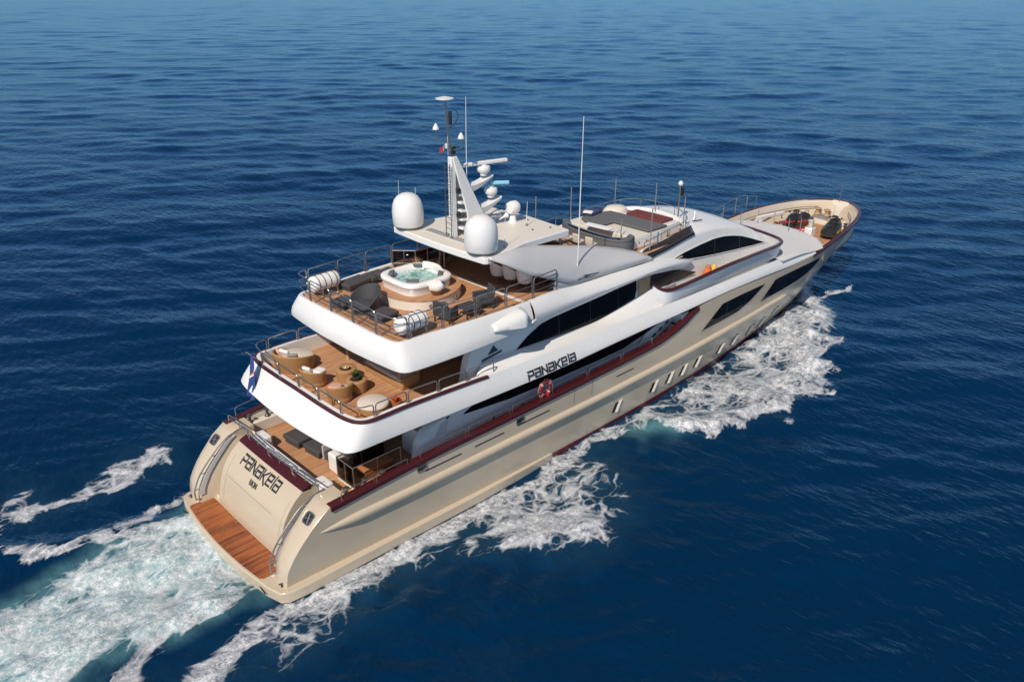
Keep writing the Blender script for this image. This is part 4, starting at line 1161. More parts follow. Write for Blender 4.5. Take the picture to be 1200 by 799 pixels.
for i, p in enumerate(fullc):
    t = fullc[min(i + 1, len(fullc) - 1)] - fullc[max(i - 1, 0)]; t /= np.linalg.norm(t) + 1e-9
    o = np.array([t[1], -t[0], 0]); o /= np.linalg.norm(o) + 1e-9
    rows.append([p + o * a + np.array([0, 0, b]) for a, b in ((-.16, -.01), (-.14, .035), (.02, .04), (.05, .0), (.05, -.06), (-.15, -.06))])
part('cap_rail', MB().loft(rows, close=True, cap0=True, cap1=True), 'burgundy', fwd_bul, angle=50)
# side deck inside the bulwark
mb = MB().loft([[(x, -3.80 + max(0, x - 26) * .02, 5.2 - max(0, x - 30) * .03), (x, -2.8, 5.2 - max(0, x - 30) * .03)] for x in np.linspace(21.4, 32.6, 10)])
pair('upper_side_deck', mb, 'cream', None)
part('portuguese_deck', MB().loft([[(x, y * w_, 5.08) for y in (-1, 0, 1)] for x, w_ in ((32, 3.6), (33, 3.5), (33.6, 3.1), (34.05, 2.2), (34.3, .9))]), 'cream', None)

# ------------------------------------------------------------------ wheelhouse with its arched side windows
archc = [(20.6, -3.12, 7.45), (21.3, -3.08, 7.55), (22.85, -3.0, 7.66), (24.4, -2.90, 7.80), (25.8, -2.80, 7.84), (27.0, -2.72, 7.76), (28.0, -2.66, 7.62), (29.3, -2.62, 7.38), (30.5, -2.62, 7.07), (31.4, -2.68, 6.74), (32.1, -2.75, 6.38), (32.6, -2.82, 6.02), (32.95, -2.88, 5.6)]
xs = np.concatenate([np.linspace(20.6, 29, 40), np.linspace(29.2, 32.95, 30)])
Ar = atx(archc, xs)
rows = []
for i, (x, y, z) in enumerate(Ar):
    r = [(x, y - .30, 5.1), (x, y - .24, min(5.8, z - .02)), (x, y - .12, min(6.4, z - .01)), (x, y - .02, z - .12), (x, y + .03, z - .02), (x, y + .12, z + .06)]
    if x < 25.3:
        # open cockpit: rail-high coaming
        zc = np.interp(x, [20.6, 21.5, 25.3], [7.88, 7.98, 8.16])
        r += [(x, y + .28, zc), (x, y + .36, zc + .02), (x, y + .44, zc - .02), (x, y + .46, zc - .15), (x, y + .46, 7.8)]
    else:
        k = min(1, max(0, (32.95 - x) / 4.5)); h = .50 * k ** .7
        r += [(x, y + .5, z + .16 * k + .06), (x, y + 1.0, z + .26 * k + .08), (x, y + 1.6, z + .75 * h + .05), (x, y + 2.2, z + h * .95 + .02), (x, 0, z + h + .02)]
    rows.append(r)
k0 = [i for i, q in enumerate(Ar) if q[0] < 25.3]
mb = MB().loft(rows[:k0[-1] + 1]); mb.loft(rows[k0[-1] + 1:], cap1=False)
# joint between the two
mb.loft([[rows[k0[-1]][j], rows[k0[-1] + 1][j]] for j in range(6)])
fr_ = rows[-1]
mb.loft([[p, (p[0] + .12, p[1] * .98, p[2] - .3), (p[0] + .2, p[1] * .97, min(p[2] - .5, 5.1))] for p in fr_])
mb.merge(mb.mirror())
wheel = part('wheelhouse', mb, 'white', None, angle=42)
# forward rim of the cockpit: a curved coaming between the sides
rimc = [(25.15, -2.45, 8.14), (25.45, -2.0, 8.30), (25.75, -1.2, 8.42), (25.9, 0, 8.46)]
Rm = rs(rimc, 24)
rows = []
for p in Rm:
    rows.append([(p[0] + .75, p[1] * 1.02, p[2] - .42), (p[0] + .25, p[1], p[2] - .05), (p[0] + .1, p[1], p[2]), (p[0] - .05, p[1], p[2] - .02), (p[0] - .08, p[1], 7.8)])
mb = MB().loft(rows); mb.merge(mb.mirror())
part('cockpit_rim', mb, 'white', wheel, angle=50)
# dark side panel along the cockpit coaming
xs2 = np.linspace(20.9, 25.2, 16)
A2 = atx(archc, xs2)
mb = MB().loft([[(x, y + .10 - .02, z + .06 + .04), (x, y + .26 - .03, np.interp(x, [20.6, 21.5, 25.3], [7.88, 7.98, 8.16]) + .02)] for x, y, z in A2])
mb.v = [(x, y - .02, z + .03) for x, y, z in mb.v]
mb = MB().loft([[(x, y - .06, z + .02), (x, y + .10, z + .20 + .02), (x, y + .26, z + .44)] for x, y, z in A2])
pair('cockpit_windbreak', mb, 'tinted_glass', wheel, solid=.03)
# arched windows
up_ = [(22.75, 7.02), (24.15, 7.16), (25.9, 7.20), (27.2, 7.19), (28.3, 7.08), (29.3, 6.90), (30.2, 6.68), (31.1, 6.38), (32.35, 5.92)]
lo_ = [(22.75, 7.0), (24.4, 6.72), (26.1, 6.44), (28.0, 6.20), (29.5, 6.05), (31.1, 5.93), (32.35, 5.90)]
def wy(x, z):
    y = np.interp(x, Ar[:, 0], Ar[:, 1]); zt = np.interp(x, Ar[:, 0], Ar[:, 2])
    return np.interp(z, [5.1, 5.8, 6.4, max(6.5, zt - .12), zt + .1], [y - .30, y - .24, y - .12, y - .02, y + .03]) - .03
U, W_ = rs(up_, 50, False), rs(lo_, 50, False)
mb = MB().loft([[(a[0] * (1 - t) + b[0] * t, wy(a[0] * (1 - t) + b[0] * t, a[1] * (1 - t) + b[1] * t), a[1] * (1 - t) + b[1] * t) for t in np.linspace(0, 1, 7)] for a, b in zip(U, W_)])
ww = pair('wheelhouse_window', mb, 'black_glass', wheel)
b = MB()
for line_ in (up_, lo_):
    q = rs(line_, 50, False)
    b = MB().tube([(x, wy(x, z) - .005, z) for x, z in q], .02, 6)
    part('window_trim', b, 'white', ww[0]); part('window_trim', b.mirror(), 'white', ww[1])
for x in (27.3, 29.9):
    zt = np.interp(x, [p[0] for p in up_], [p[1] for p in up_]); zb = np.interp(x, [p[0] for p in lo_], [p[1] for p in lo_])
    b = MB().tube([(x, wy(x, z) - .01, z) for z in np.linspace(zb, zt, 4)], .022, 6)
    part('mullion', b, 'jet_black', ww[0]); part('mullion', b.mirror(), 'jet_black', ww[1])
b = MB().loft([[(x, -y_, zz_) for y_ in (0, 0)] for x, zz_ in ((33, 5.5), (33, 5.6))])

# ------------------------------------------------------------------ foredeck
fd = []
for x in np.linspace(32.8, 38.2, 14):
    yb = np.interp(x, top[:, 0], top[:, 1]) + .02
    zc = np.interp(x, [32.8, 35, 37, 38.2], [4.98, 4.98, 4.90, 4.82]); ze = np.interp(x, [33, 35.2, 37.2, 38.2], [4.93, 4.80, 4.52, 4.46])
    fd.append([(x, yb, ze - .03), (x, yb * .93, ze + .02), (x, yb * .75, ze * .4 + zc * .6), (x, yb * .4, zc), (x, 0, zc + .02)])
nose = []
for k, f in enumerate(np.linspace(0, 1, 9)):
    row = []
    for j, y in enumerate((-3.86, -3.55, -2.85, -1.5, 0)):
        xe = np.interp(abs(y), [0, 1.5, 2.85, 3.55, 3.86], [39.9, 39.75, 39.4, 38.9, 38.5])
        x = 38.2 + (xe - 38.2) * math.sin(f * math.pi / 2)
        z0 = [fd[-1][j][2] for j in range(5)][j]
        row.append((x, y if k else fd[-1][j][1], z0 - .10 * (1 - math.cos(f * math.pi / 2))))
    nose.append(row)
mb = MB().loft(fd + nose[1:])
mb.loft([nose[-1], [(p[0] + .03, p[1], 3.5) for p in nose[-1]]])
mb.merge(mb.mirror())
part('foredeck', mb, 'grey_deck', None, angle=40)
wl = []
for x in np.linspace(38.0, 48.0, 30):
    yb = min(-.05, np.interp(x, top[:, 0], top[:, 1]) + .22)
    wl.append([(x, yb, 3.52), (x, 0, 3.54), (x, -yb, 3.52)])
part('bow_well_deck', MB().loft(wl), 'teak', None)
# grey anti-slip platform at the bow tip and inner ledge
tip = [(46.0, -2.0), (47.0, -1.5), (47.7, -.8), (48.0, 0), (47.7, .8), (47.0, 1.5), (46.0, 2.0)]
part('bow_platform', MB().prism(tip, 3.5, 3.78), 'cream', None, bevel=.03)

# ================================================================== rails, hardtop, mast, fittings
def poly_len(P): return np.concatenate([[0], np.cumsum(np.linalg.norm(np.diff(P, axis=0), axis=1))])
def along(P, s0, s1, n):
    s = poly_len(P); t = np.linspace(s0, s1, n)
    return np.stack([np.interp(t, s, P[:, k]) for k in range(3)], 1)

def rail_units(P, h, unit, mids=(), r=.021, gap=.09, parent=None, name='railing', m='steel', extra=None):
    """railing made of separate inverted-U frames standing along a base line"""
    P = np.array(P, float); Ltot = poly_len(P)[-1]; n = max(1, round(Ltot / unit)); u = Ltot / n
    for k in range(n):
        Q = along(P, k * u + gap / 2, (k + 1) * u - gap / 2, 9)
        up_ = np.array([0, 0, 1.0])
        b = MB()
        c = min(.10, h * .25)
        d0 = (Q[1] - Q[0]) / np.linalg.norm(Q[1] - Q[0]); d1 = (Q[-1] - Q[-2]) / np.linalg.norm(Q[-1] - Q[-2])
        loop = [Q[0], Q[0] + up_ * (h - c), Q[0] + up_ * (h - c * .3) + d0 * c * .3, Q[0] + up_ * h + d0 * c] + [q + up_ * h for q in Q[2:-2]] + [Q[-1] + up_ * h - d1 * c, Q[-1] + up_ * (h - c * .3) - d1 * c * .3, Q[-1] + up_ * (h - c), Q[-1]]
        b.tube(loop, r, 7)
        for f in mids: b.tube([q + up_ * h * f for q in Q], r * .72, 6)
        if extra: 
            for f in extra: 
                q = along(P, k * u + u * f, k * u + u * f + .001, 2)[0]; b.tube([q, q + up_ * h], r * .85, 6)
        part(name, b, m, parent)

def inset(L_, O_, d, dz=0.0): return L_ - O_ * d + np.array([0, 0, dz])
# sundeck rail
kk = [i for i, c in enumerate(C2)]
Sr = inset(C2, O2, .085, 0.0); Sr[:, 2] = 8.0
Sr = np.vstack([Sr, [[13.4, -3.72, 8.0], [14.0, -3.66, 8.0]]])
full = np.vstack([Sr[::-1], (Sr * [1, -1, 1])[1:]])
rail_units(full, .92, 1.52, (.36, .66), .024)
# upper deck rail
ki = [i for i, c in enumerate(Cd) if c[0] < 10.2]
Ur = inset(Cd, Od, .10)[ki]; Ur[:, 2] = Cd[ki][:, 2] + .01
full = np.vstack([Ur[::-1], (Ur * [1, -1, 1])[1:]])
rail_units(full, .50, 1.45, (), .024)
# low rail on the main deck caprail
for s in (-1, 1):
    ln = np.array([(p[0], s * -(p[1] + .12), p[2] + .03) for p in aft_line if 5.9 < p[0] < 20.6])
    if s < 0: ln[:, 1] = np.array([(p[1] + .12) for p in aft_line if 5.9 < p[0] < 20.6])
    rail_units(ln, .30, 2.45, (), .018, gap=.14)
    ln = np.array([(p[0], s * (-p[1] - .12), p[2] + .03) for p in aft_line if 2.5 < p[0] < 5.8])
    rail_units(ln, .45 if s > 0 else .22, 1.65, (), .02)
# rail across the transom
ln = [(2.42, -3.0, 3.12), (2.38, -2.4, 3.14), (2.32, -1.2, 3.14), (2.30, 0, 3.14), (2.32, 1.2, 3.14), (2.38, 2.4, 3.14), (2.42, 3.0, 3.12), (2.35, 3.9, 3.14)]
rail_units(rs(ln, 40), .34, 1.7, (.5,), .024, extra=(.5,))
# forward cockpit rail
ln = [(20.9, -2.92, 7.94), (22.5, -2.78, 8.05), (24.2, -2.6, 8.14), (25.1, -2.4, 8.2), (25.5, -1.8, 8.36), (25.78, -1.0, 8.44), (25.88, 0, 8.46), (25.78, 1.0, 8.44), (25.5, 1.8, 8.36), (25.1, 2.4, 8.2), (24.2, 2.6, 8.14), (22.5, 2.78, 8.05), (20.9, 2.92, 7.94), (19, 3.15, 7.9), (17.5, 3.2, 7.9)]
P = rs(ln, 120); 
b = MB().tube(P + [0, 0, .42], .022, 7)
Lp = poly_len(P)[-1]
for k in range(16):
    q = along(P, Lp * k / 15 * .999, Lp * k / 15 * .999 + .0005, 2)[0]; b.tube([q, q + [0, 0, .42]], .018, 6)
part('cockpit_rail', b, 'steel', None)
# starboard side-deck handrail by the lens window, and bow pulpit rails
for s in (-1, 1):
    part('step_handrail', MB().tube([(22.2, s * 3.30, 5.25), (22.3, s * 3.32, 5.8), (23.1, s * 3.34, 5.98), (23.2, s * 3.34, 5.3)], .022, 7), 'steel', None)
    P = rs([(35.6, s * 3.75, 4.40), (37, s * 3.78, 4.36), (38.5, s * 3.74, 4.46), (40, s * 3.62, 4.60), (42.2, s * 3.34, 4.74)], 40)
    if s > 0:
        b = MB()
        hs = [.35, .95, 1.2, 1.3, .95]
        hh = np.interp(np.linspace(0, 1, 40), np.linspace(0, 1, 5), hs)
        b.tube(np.vstack([P + np.stack([np.zeros(40), np.zeros(40), hh], 1), P[-1:]]), .024, 7)
        b.tube(P + np.stack([np.zeros(40), np.zeros(40), hh * .5], 1), .018, 6)
        for k in (0, 9, 18, 26, 33, 39): b.tube([P[k], P[k] + [0, 0, hh[k]]], .022, 6)
        part('bow_rail', b, 'steel', None)
# thin stanchions standing along the forward edge of the foredeck
for x, y in ((37.9, 1.9), (38.9, 1.2), (39.4, .3), (38.6, -1.2), (39.2, -1.7), (39.5, -2.4), (36.6, 2.6)):
    z = 4.86
    part('stanchion', MB().tube([(x, y, z - .05), (x, y, z + .85)], .022, 6), 'steel', None)

# ------------------------------------------------------------------ hardtop
ht = [(10.46, 0), (10.48, -1.4), (10.58, -2.94), (10.70, -3.02), (11.7, -2.98), (12.3, -2.86), (12.75, -2.72), (13.2, -2.64), (15.75, -2.66), (15.85, -2.56), (16.05, 0)]
ht = ht + [(x, -y) for x, y in ht[::-1][1:-1]]
mb = MB().prism(ht, 9.74, 10.0)
hard = part('hardtop', mb, 'white', None, bevel=.022, bseg=2)
ri = [(x * .985 + 13.1 * .015, y * .94) for x, y in ht]
part('roof_panel', MB().prism(ri, 9.99, 10.018), 'cream', hard, bevel=.01)
part('hardtop_lining', MB().prism([(x * .97 + 13 * .03, y * .95) for x, y in ht], 9.70, 9.738), 'cream', hard)
# louvred grille along the after edge of the roof
grl = part('roof_grille', MB().box((11.38, .1, 10.025), (.42, 3.0, .02)), 'wing_grey', hard)
for k in range(15):
    part('grille_slat', MB().box((11.38, -1.25 + k * .193, 10.045), (.34, .055, .03), rx=.3), 'soot_grey', grl)
for x, y in ((14.6, -1.6), (15.4, -1.9), (13.4, 1.9), (15.5, -.4)):
    part('roof_light', MB().lathe([(.05, 0), (.05, .03), (.03, .05), (0, .05)], (x, y, 10.015), 10), 'dark_steel', hard)
# swept side wings of the hardtop
twp = [(10.75, -3.0, 9.99), (11.6, -3.0, 9.99), (12.4, -2.86, 9.97), (13.4, -2.70, 9.80), (14.42, -2.62, 9.58), (17.0, -2.52, 8.97), (19.16, -2.62, 8.40), (20.62, -2.90, 7.92), (21.4, -3.08, 7.52)]
lwp = [(10.75, -3.10, 9.94), (11.3, -3.36, 9.66), (11.75, -3.47, 9.40), (12.5, -3.56, 9.00), (13.2, -3.60, 8.72), (13.95, -3.62, 8.42), (15.0, -3.60, 8.02), (17.8, -3.40, 7.76), (21.3, -3.14, 7.48)]
T_, L_ = cr(twp, 8), cr(lwp, 8)
rows = []
for a, c in zip(T_, L_):
    ch = np.linalg.norm(a - c)
    r = []
    for t in np.linspace(0, 1, 9):
        p = a * (1 - t) + c * t
        p = p + np.array([0, -.20, .10]) * math.sin(math.pi * t) * min(1, ch / 1.6)
        r.append(p)
    rows.append(r)
mb = MB().loft(rows)
hw = pair('hardtop_wing', mb, 'wing_grey', hard, angle=60, solid=.09)
def ht_pt(f, t):   # point on the wing's outer skin
    i = f * (len(rows) - 1); i0_ = int(min(i, len(rows) - 2)); q = i - i0_
    r0, r1 = np.array(rows[i0_]), np.array(rows[i0_ + 1])
    r = r0 * (1 - q) + r1 * q
    k = t * 8; k0 = int(min(k, 7)); return r[k0] * (1 - k + k0) + r[k0 + 1] * (k - k0)
mb, _ = lettering('ORCO', lambda u, v: (ht_pt(.755 + u * .045, .93 - v * .55), (0, -.8, .6)), .20, .22, .07, .05, .06)
part('builder_lettering', mb, 'letter_dark', hard, angle=20)
# lower skirt between wing and sundeck band
mb = MB().loft([[c + [0, .03, .03], (c[0], c[1] + .02, min(c[2] - .05, 7.86))] for c in L_ if c[0] > 13.9])
pair('wing_skirt', mb, 'wing_grey', hard, solid=.04)
# glass side pane abaft the skirt
mb = MB().add([(13.55, -3.60, 7.98), (14.0, -3.60, 7.98), (14.0, -3.60, 8.42), (13.6, -3.60, 8.52)], [(0, 1, 2, 3)])
pair('wing_glass', mb, 'clear_glass', hard, solid=.02)
for x, y in ((15.6, 2.3), (15.6, -2.3), (13.6, 2.6), (13.6, -2.6)):
    part('hardtop_post', MB().tube([(x, y, 7.86), (x, y, 9.72)], .05, 10), 'steel', hard)

# satellite domes
for s in (-1, 1):
    b = MB().lathe([(.50, .13), (.62, .14), (.66, .19), (.68, .66), (.675, .84), (.64, 1.07), (.57, 1.25), (.45, 1.40), (.29, 1.50), (.12, 1.545), (0, 1.55)], (10.95, s * 2.36, 10.0), 40)
    d = part('satellite_dome', b, 'white', hard, angle=50)
    part('dome_base', MB().lathe([(.50, 0), (.50, .08), (.46, .14), (0, .14)], (10.95, s * 2.36, 10.01), 32), 'pale_wood' if 0 else 'soot_grey', d)

# radar mast
def mast_half(side):
    # fin profile in x-z
    pr = [(11.95, 10.02), (11.98, 11.0), (11.72, 12.2), (11.46, 13.35), (11.68, 13.38), (12.0, 12.75), (12.3, 12.05), (12.62, 11.35), (12.95, 10.65), (13.25, 10.02)]
    w = [.50, .40, .27, .15, .15, .20, .27, .36, .44, .50]
    return pr, w
pr, w = mast_half(0)
V = [(p[0], -q, p[1]) for p, q in zip(pr, w)] + [(p[0], -q + .09, p[1]) for p, q in zip(pr, w)]
n = len(pr)
F = [tuple(range(n)), tuple(range(n, 2 * n))[::-1]] + [(i, n + i, n + (i + 1) % n, (i + 1) % n) for i in range(n)]
mast = part('radar_mast', MB().add([(11.40, y, z) for y, z in ((-.16, 10.02), (.16, 10.02), (.12, 13.36), (-.12, 13.36))] + [(11.62, y, z) for y, z in ((-.16, 10.02), (.16, 10.02), (.12, 13.36), (-.12, 13.36))], [(0, 3, 2, 1), (4, 5, 6, 7), (0, 1, 5, 4), (1, 2, 6, 5), (2, 3, 7, 6), (3, 0, 4, 7)]), 'white', hard, bevel=.03)
pair('mast_fin', MB().add(V, F), 'white', mast, bevel=.02)
for z in (10.35, 10.72, 11.08, 11.42, 11.76):
    hw_ = np.interp(z, [10, 13.3], [.46, .15])
    part('mast_step', MB().box((12.0, 0, z), (.62, hw_ * 2 - .06, .10), ry=.16), 'white', mast, bevel=.02)
for z, dz in ((10.85, 0), (11.86, 0)):
    part('mast_lamp', MB().lathe([(.07, 0), (.11, .06), (.11, .2), (.05, .26), (0, .27)], (11.66, -.20, z), 12), 'jet_black', mast)
# ladder up the after face
b = MB()
for y in (-.17, .17): b.tube([(11.27, y, 10.02), (11.27, y, 13.1)], .022, 6)
for k in range(13): b.tube([(11.27, -.17, 10.2 + k * .23), (11.27, .17, 10.2 + k * .23)], .014, 5)
part('mast_ladder', b, 'dark_steel', mast)
# radar arms and scanners
def arm(x0, z0, x1, z1, w0, w1, t):
    rows = []
    for f in np.linspace(0, 1, 7):
        x = x0 + (x1 - x0) * f; z = z0 + (z1 - z0) * f - .10 * math.sin(math.pi * f); ww_ = w0 + (w1 - w0) * f; tt = t * (1 - .65 * f)
        rows.append([(x, -ww_, z), (x, ww_, z), (x, ww_ * .7, z - tt), (x, -ww_ * .7, z - tt)])
    return MB().loft(rows, close=True, cap0=True, cap1=True)
part('radar_arm', arm(12.1, 12.08, 13.62, 12.34, .18, .24, .36), 'white', mast, bevel=.02)
part('radar_arm', arm(12.5, 11.05, 14.1, 11.34, .22, .26, .42), 'white', mast, bevel=.02)
for (x, z, bl, bw, colr, ang, bz) in ((13.25, 12.34, 2.3, .20, 'white', R(-12), .52), (13.65, 11.34, .8, .13, 'light_blue', R(-35), .60)):
    sc = part('radar_scanner', MB().lathe([(.16, 0), (.16, .08), (.26, .16), (.30, .28), (.26, .38), (.12, .42), (.12, .47), (0, .47)], (x, 0, z), 20), 'white', mast, angle=40)
    M = Matrix.Translation((x, 0, z + bz)) @ Matrix.Rotation(ang, 4, 'Z')
    part('scanner_bar', MB().box((0 if bl > 2 else .4, 0, 0), (bl, bw, .16)).xf(M), colr, sc, bevel=.05, bseg=3)
# top pole, plate, lights
part('mast_pole', MB().tube([(11.50, 0, 13.3), (11.36, 0, 14.5), (11.27, 0, 15.6)], [.055, .045, .035], 8), 'steel', mast)
part('gps_plate', MB().lathe([(0, 0), (.20, .02), (.36, .05), (.36, .08), (.1, .14), (0, .14)], (11.25, 0, 15.58), 20), 'white', mast)
part('mast_instrument', MB().box((11.42, -.10, 14.9), (.10, .12, .55)), 'jet_black', mast, bevel=.02)
part('mast_instrument', MB().tube([(11.4, 0, 14.5), (11.9, .2, 14.55), (12.2, .3, 14.85), (12.05, .3, 15.1)], .018, 5), 'dark_steel', mast)
for x, y, z in ((11.02, .32, 14.45), (11.72, -.38, 14.1)):
    part('mast_bracket', MB().tube([(11.40, 0, z - .5), (x, y, z - .38), (x, y, z)], .02, 6), 'steel', mast)
    part('mast_cone', MB().lathe([(.13, 0), (.13, .05), (.05, .2), (0, .25)], (x, y, z), 14), 'white', mast)
part('mast_instrument', MB().box((11.55, -.05, 13.62), (.2, .18, .34)), 'jet_black', mast, bevel=.03)
# whip aerials
for (x, y, z0, z1, r) in ((12.35, .05, 12.0, 15.6, .016), (15.55, -3.42, 7.80, 14.9, .022), (12.15, -2.45, 10.0, 11.55, .012), (11.62, 2.68, 10.0, 11.6, .014), (10.9, 2.9, 10.0, 12.0, .010), (14.84, -1.0, 10.0, 11.1, .012), (14.0, 1.6, 10.0, 11.2, .012)):
    a = part('whip_aerial', MB().tube([(x, y, z0), (x, y, z0 + (z1 - z0) * .5), (x + .03, y, z1)], [r * 1.2, r, r * .6], 6), 'white', hard)
    part('aerial_base', MB().lathe([(.06, 0), (.05, .10), (.02, .16), (0, .17)], (x, y, z0), 10), 'steel', a)
# searchlight
sl = part('searchlight', MB().lathe([(.22, 0), (.16, .1), (.13, .30), (.10, .42), (0, .43)], (14.82, -.15, 10.01), 16), 'white', hard)
part('searchlight_head', MB().lathe([(0, -.26), (.24, -.24), (.29, -.1), (.29, .16), (.24, .24), (0, .26)], (0, 0, 0), 18).xf(Matrix.Translation((14.82, -.15, 10.68)) @ Matrix.Rotation(R(90), 4, 'Y')), 'raft_white', sl, angle=40)
part('horn', MB().lathe([(.03, 0), (.04, .25), (.12, .42), (.13, .44), (0, .40)], (0, 0, 0), 12).xf(Matrix.Translation((14.2, .05, 10.22)) @ Matrix.Rotation(R(75), 4, 'Y')), 'raft_white', hard)
part('horn', MB().lathe([(.03, 0), (.04, .2), (.10, .36), (.11, .38), (0, .34)], (0, 0, 0), 12).xf(Matrix.Translation((14.15, .35, 10.2)) @ Matrix.Rotation(R(75), 4, 'Y')), 'raft_white', hard)
# flat stowed tube / cover on the far side of the roof
part('roof_fairing', MB().lathe([(0, 0), (.55, 0), (.5, .16), (.3, .26), (0, .3)], (13.4, .9, 10.01), 20, sx=1.5), 'white', hard, angle=60)

# awning poles round the forward cockpit
for x, y, z0, z1 in ((18.93, 2.45, 7.9, 9.95), (21.48, 2.38, 7.9, 10.0), (25.15, 2.42, 8.15, 9.85), (25.72, .1, 8.4, 9.9), (21.27, -2.98, 7.95, 10.0), (20.73, -1.6, 7.86, 9.3), (24.6, -2.52, 8.15, 9.85)):
    part('awning_pole', MB().tube([(x, y, z0), (x, y, z1)], .026, 8), 'soot_grey', None)
sp = part('signal_mast', MB().tube([(25.72, -1.4, 8.35), (25.72, -1.4, 10.05)], .04, 8), 'steel', None)
part('signal_lamp', MB().lathe([(.09, 0), (.13, .08), (.10, .2), (0, .26)], (25.72, -1.4, 10.05), 12), 'white', sp)
part('signal_lamp', MB().box((25.9, -1.42, 9.72), (.16, .14, .5)), 'jet_black', sp, bevel=.03)
# wiper-like rod on the wheelhouse roof
part('roof_fin', MB().tube([(26.4, -1.95, 8.10), (26.6, -1.85, 8.6)], .02, 6), 'steel', wheel)
part('roof_fin', MB().tube([(26.3, -1.95, 8.15), (26.95, -2.1, 8.12)], .03, 6), 'dark_steel', wheel)

# ------------------------------------------------------------------ hot tub on its round teak platform
plat_pts = [(9.35 + 2.05 * math.cos(a) * (1 if math.cos(a) > 0 else .66), -.02 + 1.62 * math.sin(a)) for a in np.linspace(0, 2 * math.pi, 49)[:-1]]
tp = part('hot_tub_platform', MB().prism(plat_pts, 7.86, 8.28), 'cream', None, bevel=.02)
part('platform_top', MB().prism([(9.35 + (x - 9.35) * 1.015, y * 1.015) for x, y in plat_pts], 8.27, 8.315), 'teak', tp)
for a in (-40, -62, -85, -108, -20):
    x = 9.35 + 2.06 * math.cos(R(a)) * (1 if math.cos(R(a)) > 0 else .66); y = -.02 + 1.63 * math.sin(R(a))
    part('platform_lamp', MB().lathe([(.085, 0), (.085, .03), (0, .04)], (0, 0, 0), 12).xf(Matrix.Translation((x, y, 8.06)) @ Matrix.Rotation(R(a), 4, 'Z') @ Matrix.Rotation(R(90), 4, 'Y')), 'soot_grey', tp)
def superell(a, b_, p, n=40):
    return [(a * math.copysign(abs(math.cos(t)) ** (2 / p), math.cos(t)), b_ * math.copysign(abs(math.sin(t)) ** (2 / p), math.sin(t))) for t in np.linspace(0, 2 * math.pi, n, endpoint=False)]
O_, I_ = superell(1.22, 1.22, 4.2), superell(.96, .96, 3.4)
tubc = (9.62, .22)
rw = lambda P, k, z: [(tubc[0] + x * k, tubc[1] + y * k, z) for x, y in P]
tub = part('hot_tub', MB().loft([rw(O_, .94, 8.30), rw(O_, .96, 8.62), rw(O_, 1.0, 8.66), rw(O_, 1.0, 8.76), rw(O_, .97, 8.80), rw(I_, 1.03, 8.80), rw(I_, .98, 8.76), rw(I_, .92, 8.45)], close=True), 'raft_white', None, angle=50)
V = rw(I_, .97, 8.62)
part('tub_water', MB().loft([V, [(tubc[0] + (p[0] - tubc[0]) * .5, tubc[1] + (p[1] - tubc[1]) * .5, 8.64) for p in V], [(tubc[0], tubc[1], 8.63)] * len(V)], close=True), 'tub_water', tub)
for a in (45, 135, 225, 315):
    M = Matrix.Translation((tubc[0] + 1.02 * math.cos(R(a)), tubc[1] + 1.02 * math.sin(R(a)), 8.82)) @ Matrix.Rotation(R(a), 4, 'Z')
    part('headrest', MB().box((0, 0, 0), (.22, .50, .10), ry=.3).xf(M), 'grey_cover', tub, bevel=.03)
rows = []
for t in np.linspace(-35, 35, 9):
    rows.append([(tubc[0] + r_ * math.cos(R(t)) * 1.0, tubc[1] + r_ * math.sin(R(t)), z) for r_, z in ((.92, 8.72), (.92, 8.93), (1.06, 8.98), (1.16, 8.88), (1.16, 8.74))])
part('waterfall_back', MB().loft(rows, close=True, cap0=True, cap1=True), 'raft_white', tub, angle=50)
part('step_block', MB().box((10.0, 2.55, 8.0), (1.0, .9, .3)), 'cream', None, bevel=.05)
# smoked glass wind screen with bronze frame
gsp = [(10.35, 2.82), (11.05, 2.1), (12.3, 1.98)]
b = MB()
for (x0, y0), (x1, y1) in zip(gsp[:-1], gsp[1:]):
    b.add([(x0, y0, 7.92), (x1, y1, 7.92), (x1, y1, 8.98), (x0, y0, 8.98)], [(0, 1, 2, 3)])
gs = part('glass_screen', b, 'smoked_glass', None, solid=.02)
part('screen_rail', MB().tube([(x, y, 9.0) for x, y in gsp], .03, 8), 'steel', gs)
part('screen_rail', MB().tube([(x, y, 8.42) for x, y in gsp], .022, 8), 'steel', gs)
for x, y in gsp + [(11.67, 2.04), (10.7, 2.46)]:
    part('screen_post', MB().tube([(x, y, 7.86), (x, y, 9.0)], .028, 8), 'steel', gs)
b = MB().add([(12.5, 1.9, 7.95), (12.75, 2.6, 7.95), (12.75, 2.6, 8.9), (12.5, 1.9, 8.9)], [(0, 1, 2, 3)])
part('glass_screen', b, 'smoked_glass', None, solid=.02)
part('glass_screen', MB().add([(12.75, 2.6, 7.95), (13.9, 2.95, 7.95), (13.9, 2.95, 8.9), (12.75, 2.6, 8.9)], [(0, 1, 2, 3)]), 'smoked_glass', None, solid=.02)
part('screen_post', MB().tube([(12.5, 1.9, 7.86), (12.5, 1.9, 9.1)], .04, 8), 'steel', None)
# bar under the hardtop
part('bar_counter', MB().box((14.6, -1.3, 8.38), (.9, 2.6, 1.0)), 'walnut', None, bevel=.02)
part('bar_worktop', MB().box((14.5, -1.3, 8.92), (1.2, 2.8, .06)), 'maroon_fabric', None, bevel=.02)
part('bar_back', MB().box((15.7, 0, 8.6), (.2, 4.6, 1.5)), 'walnut', None)

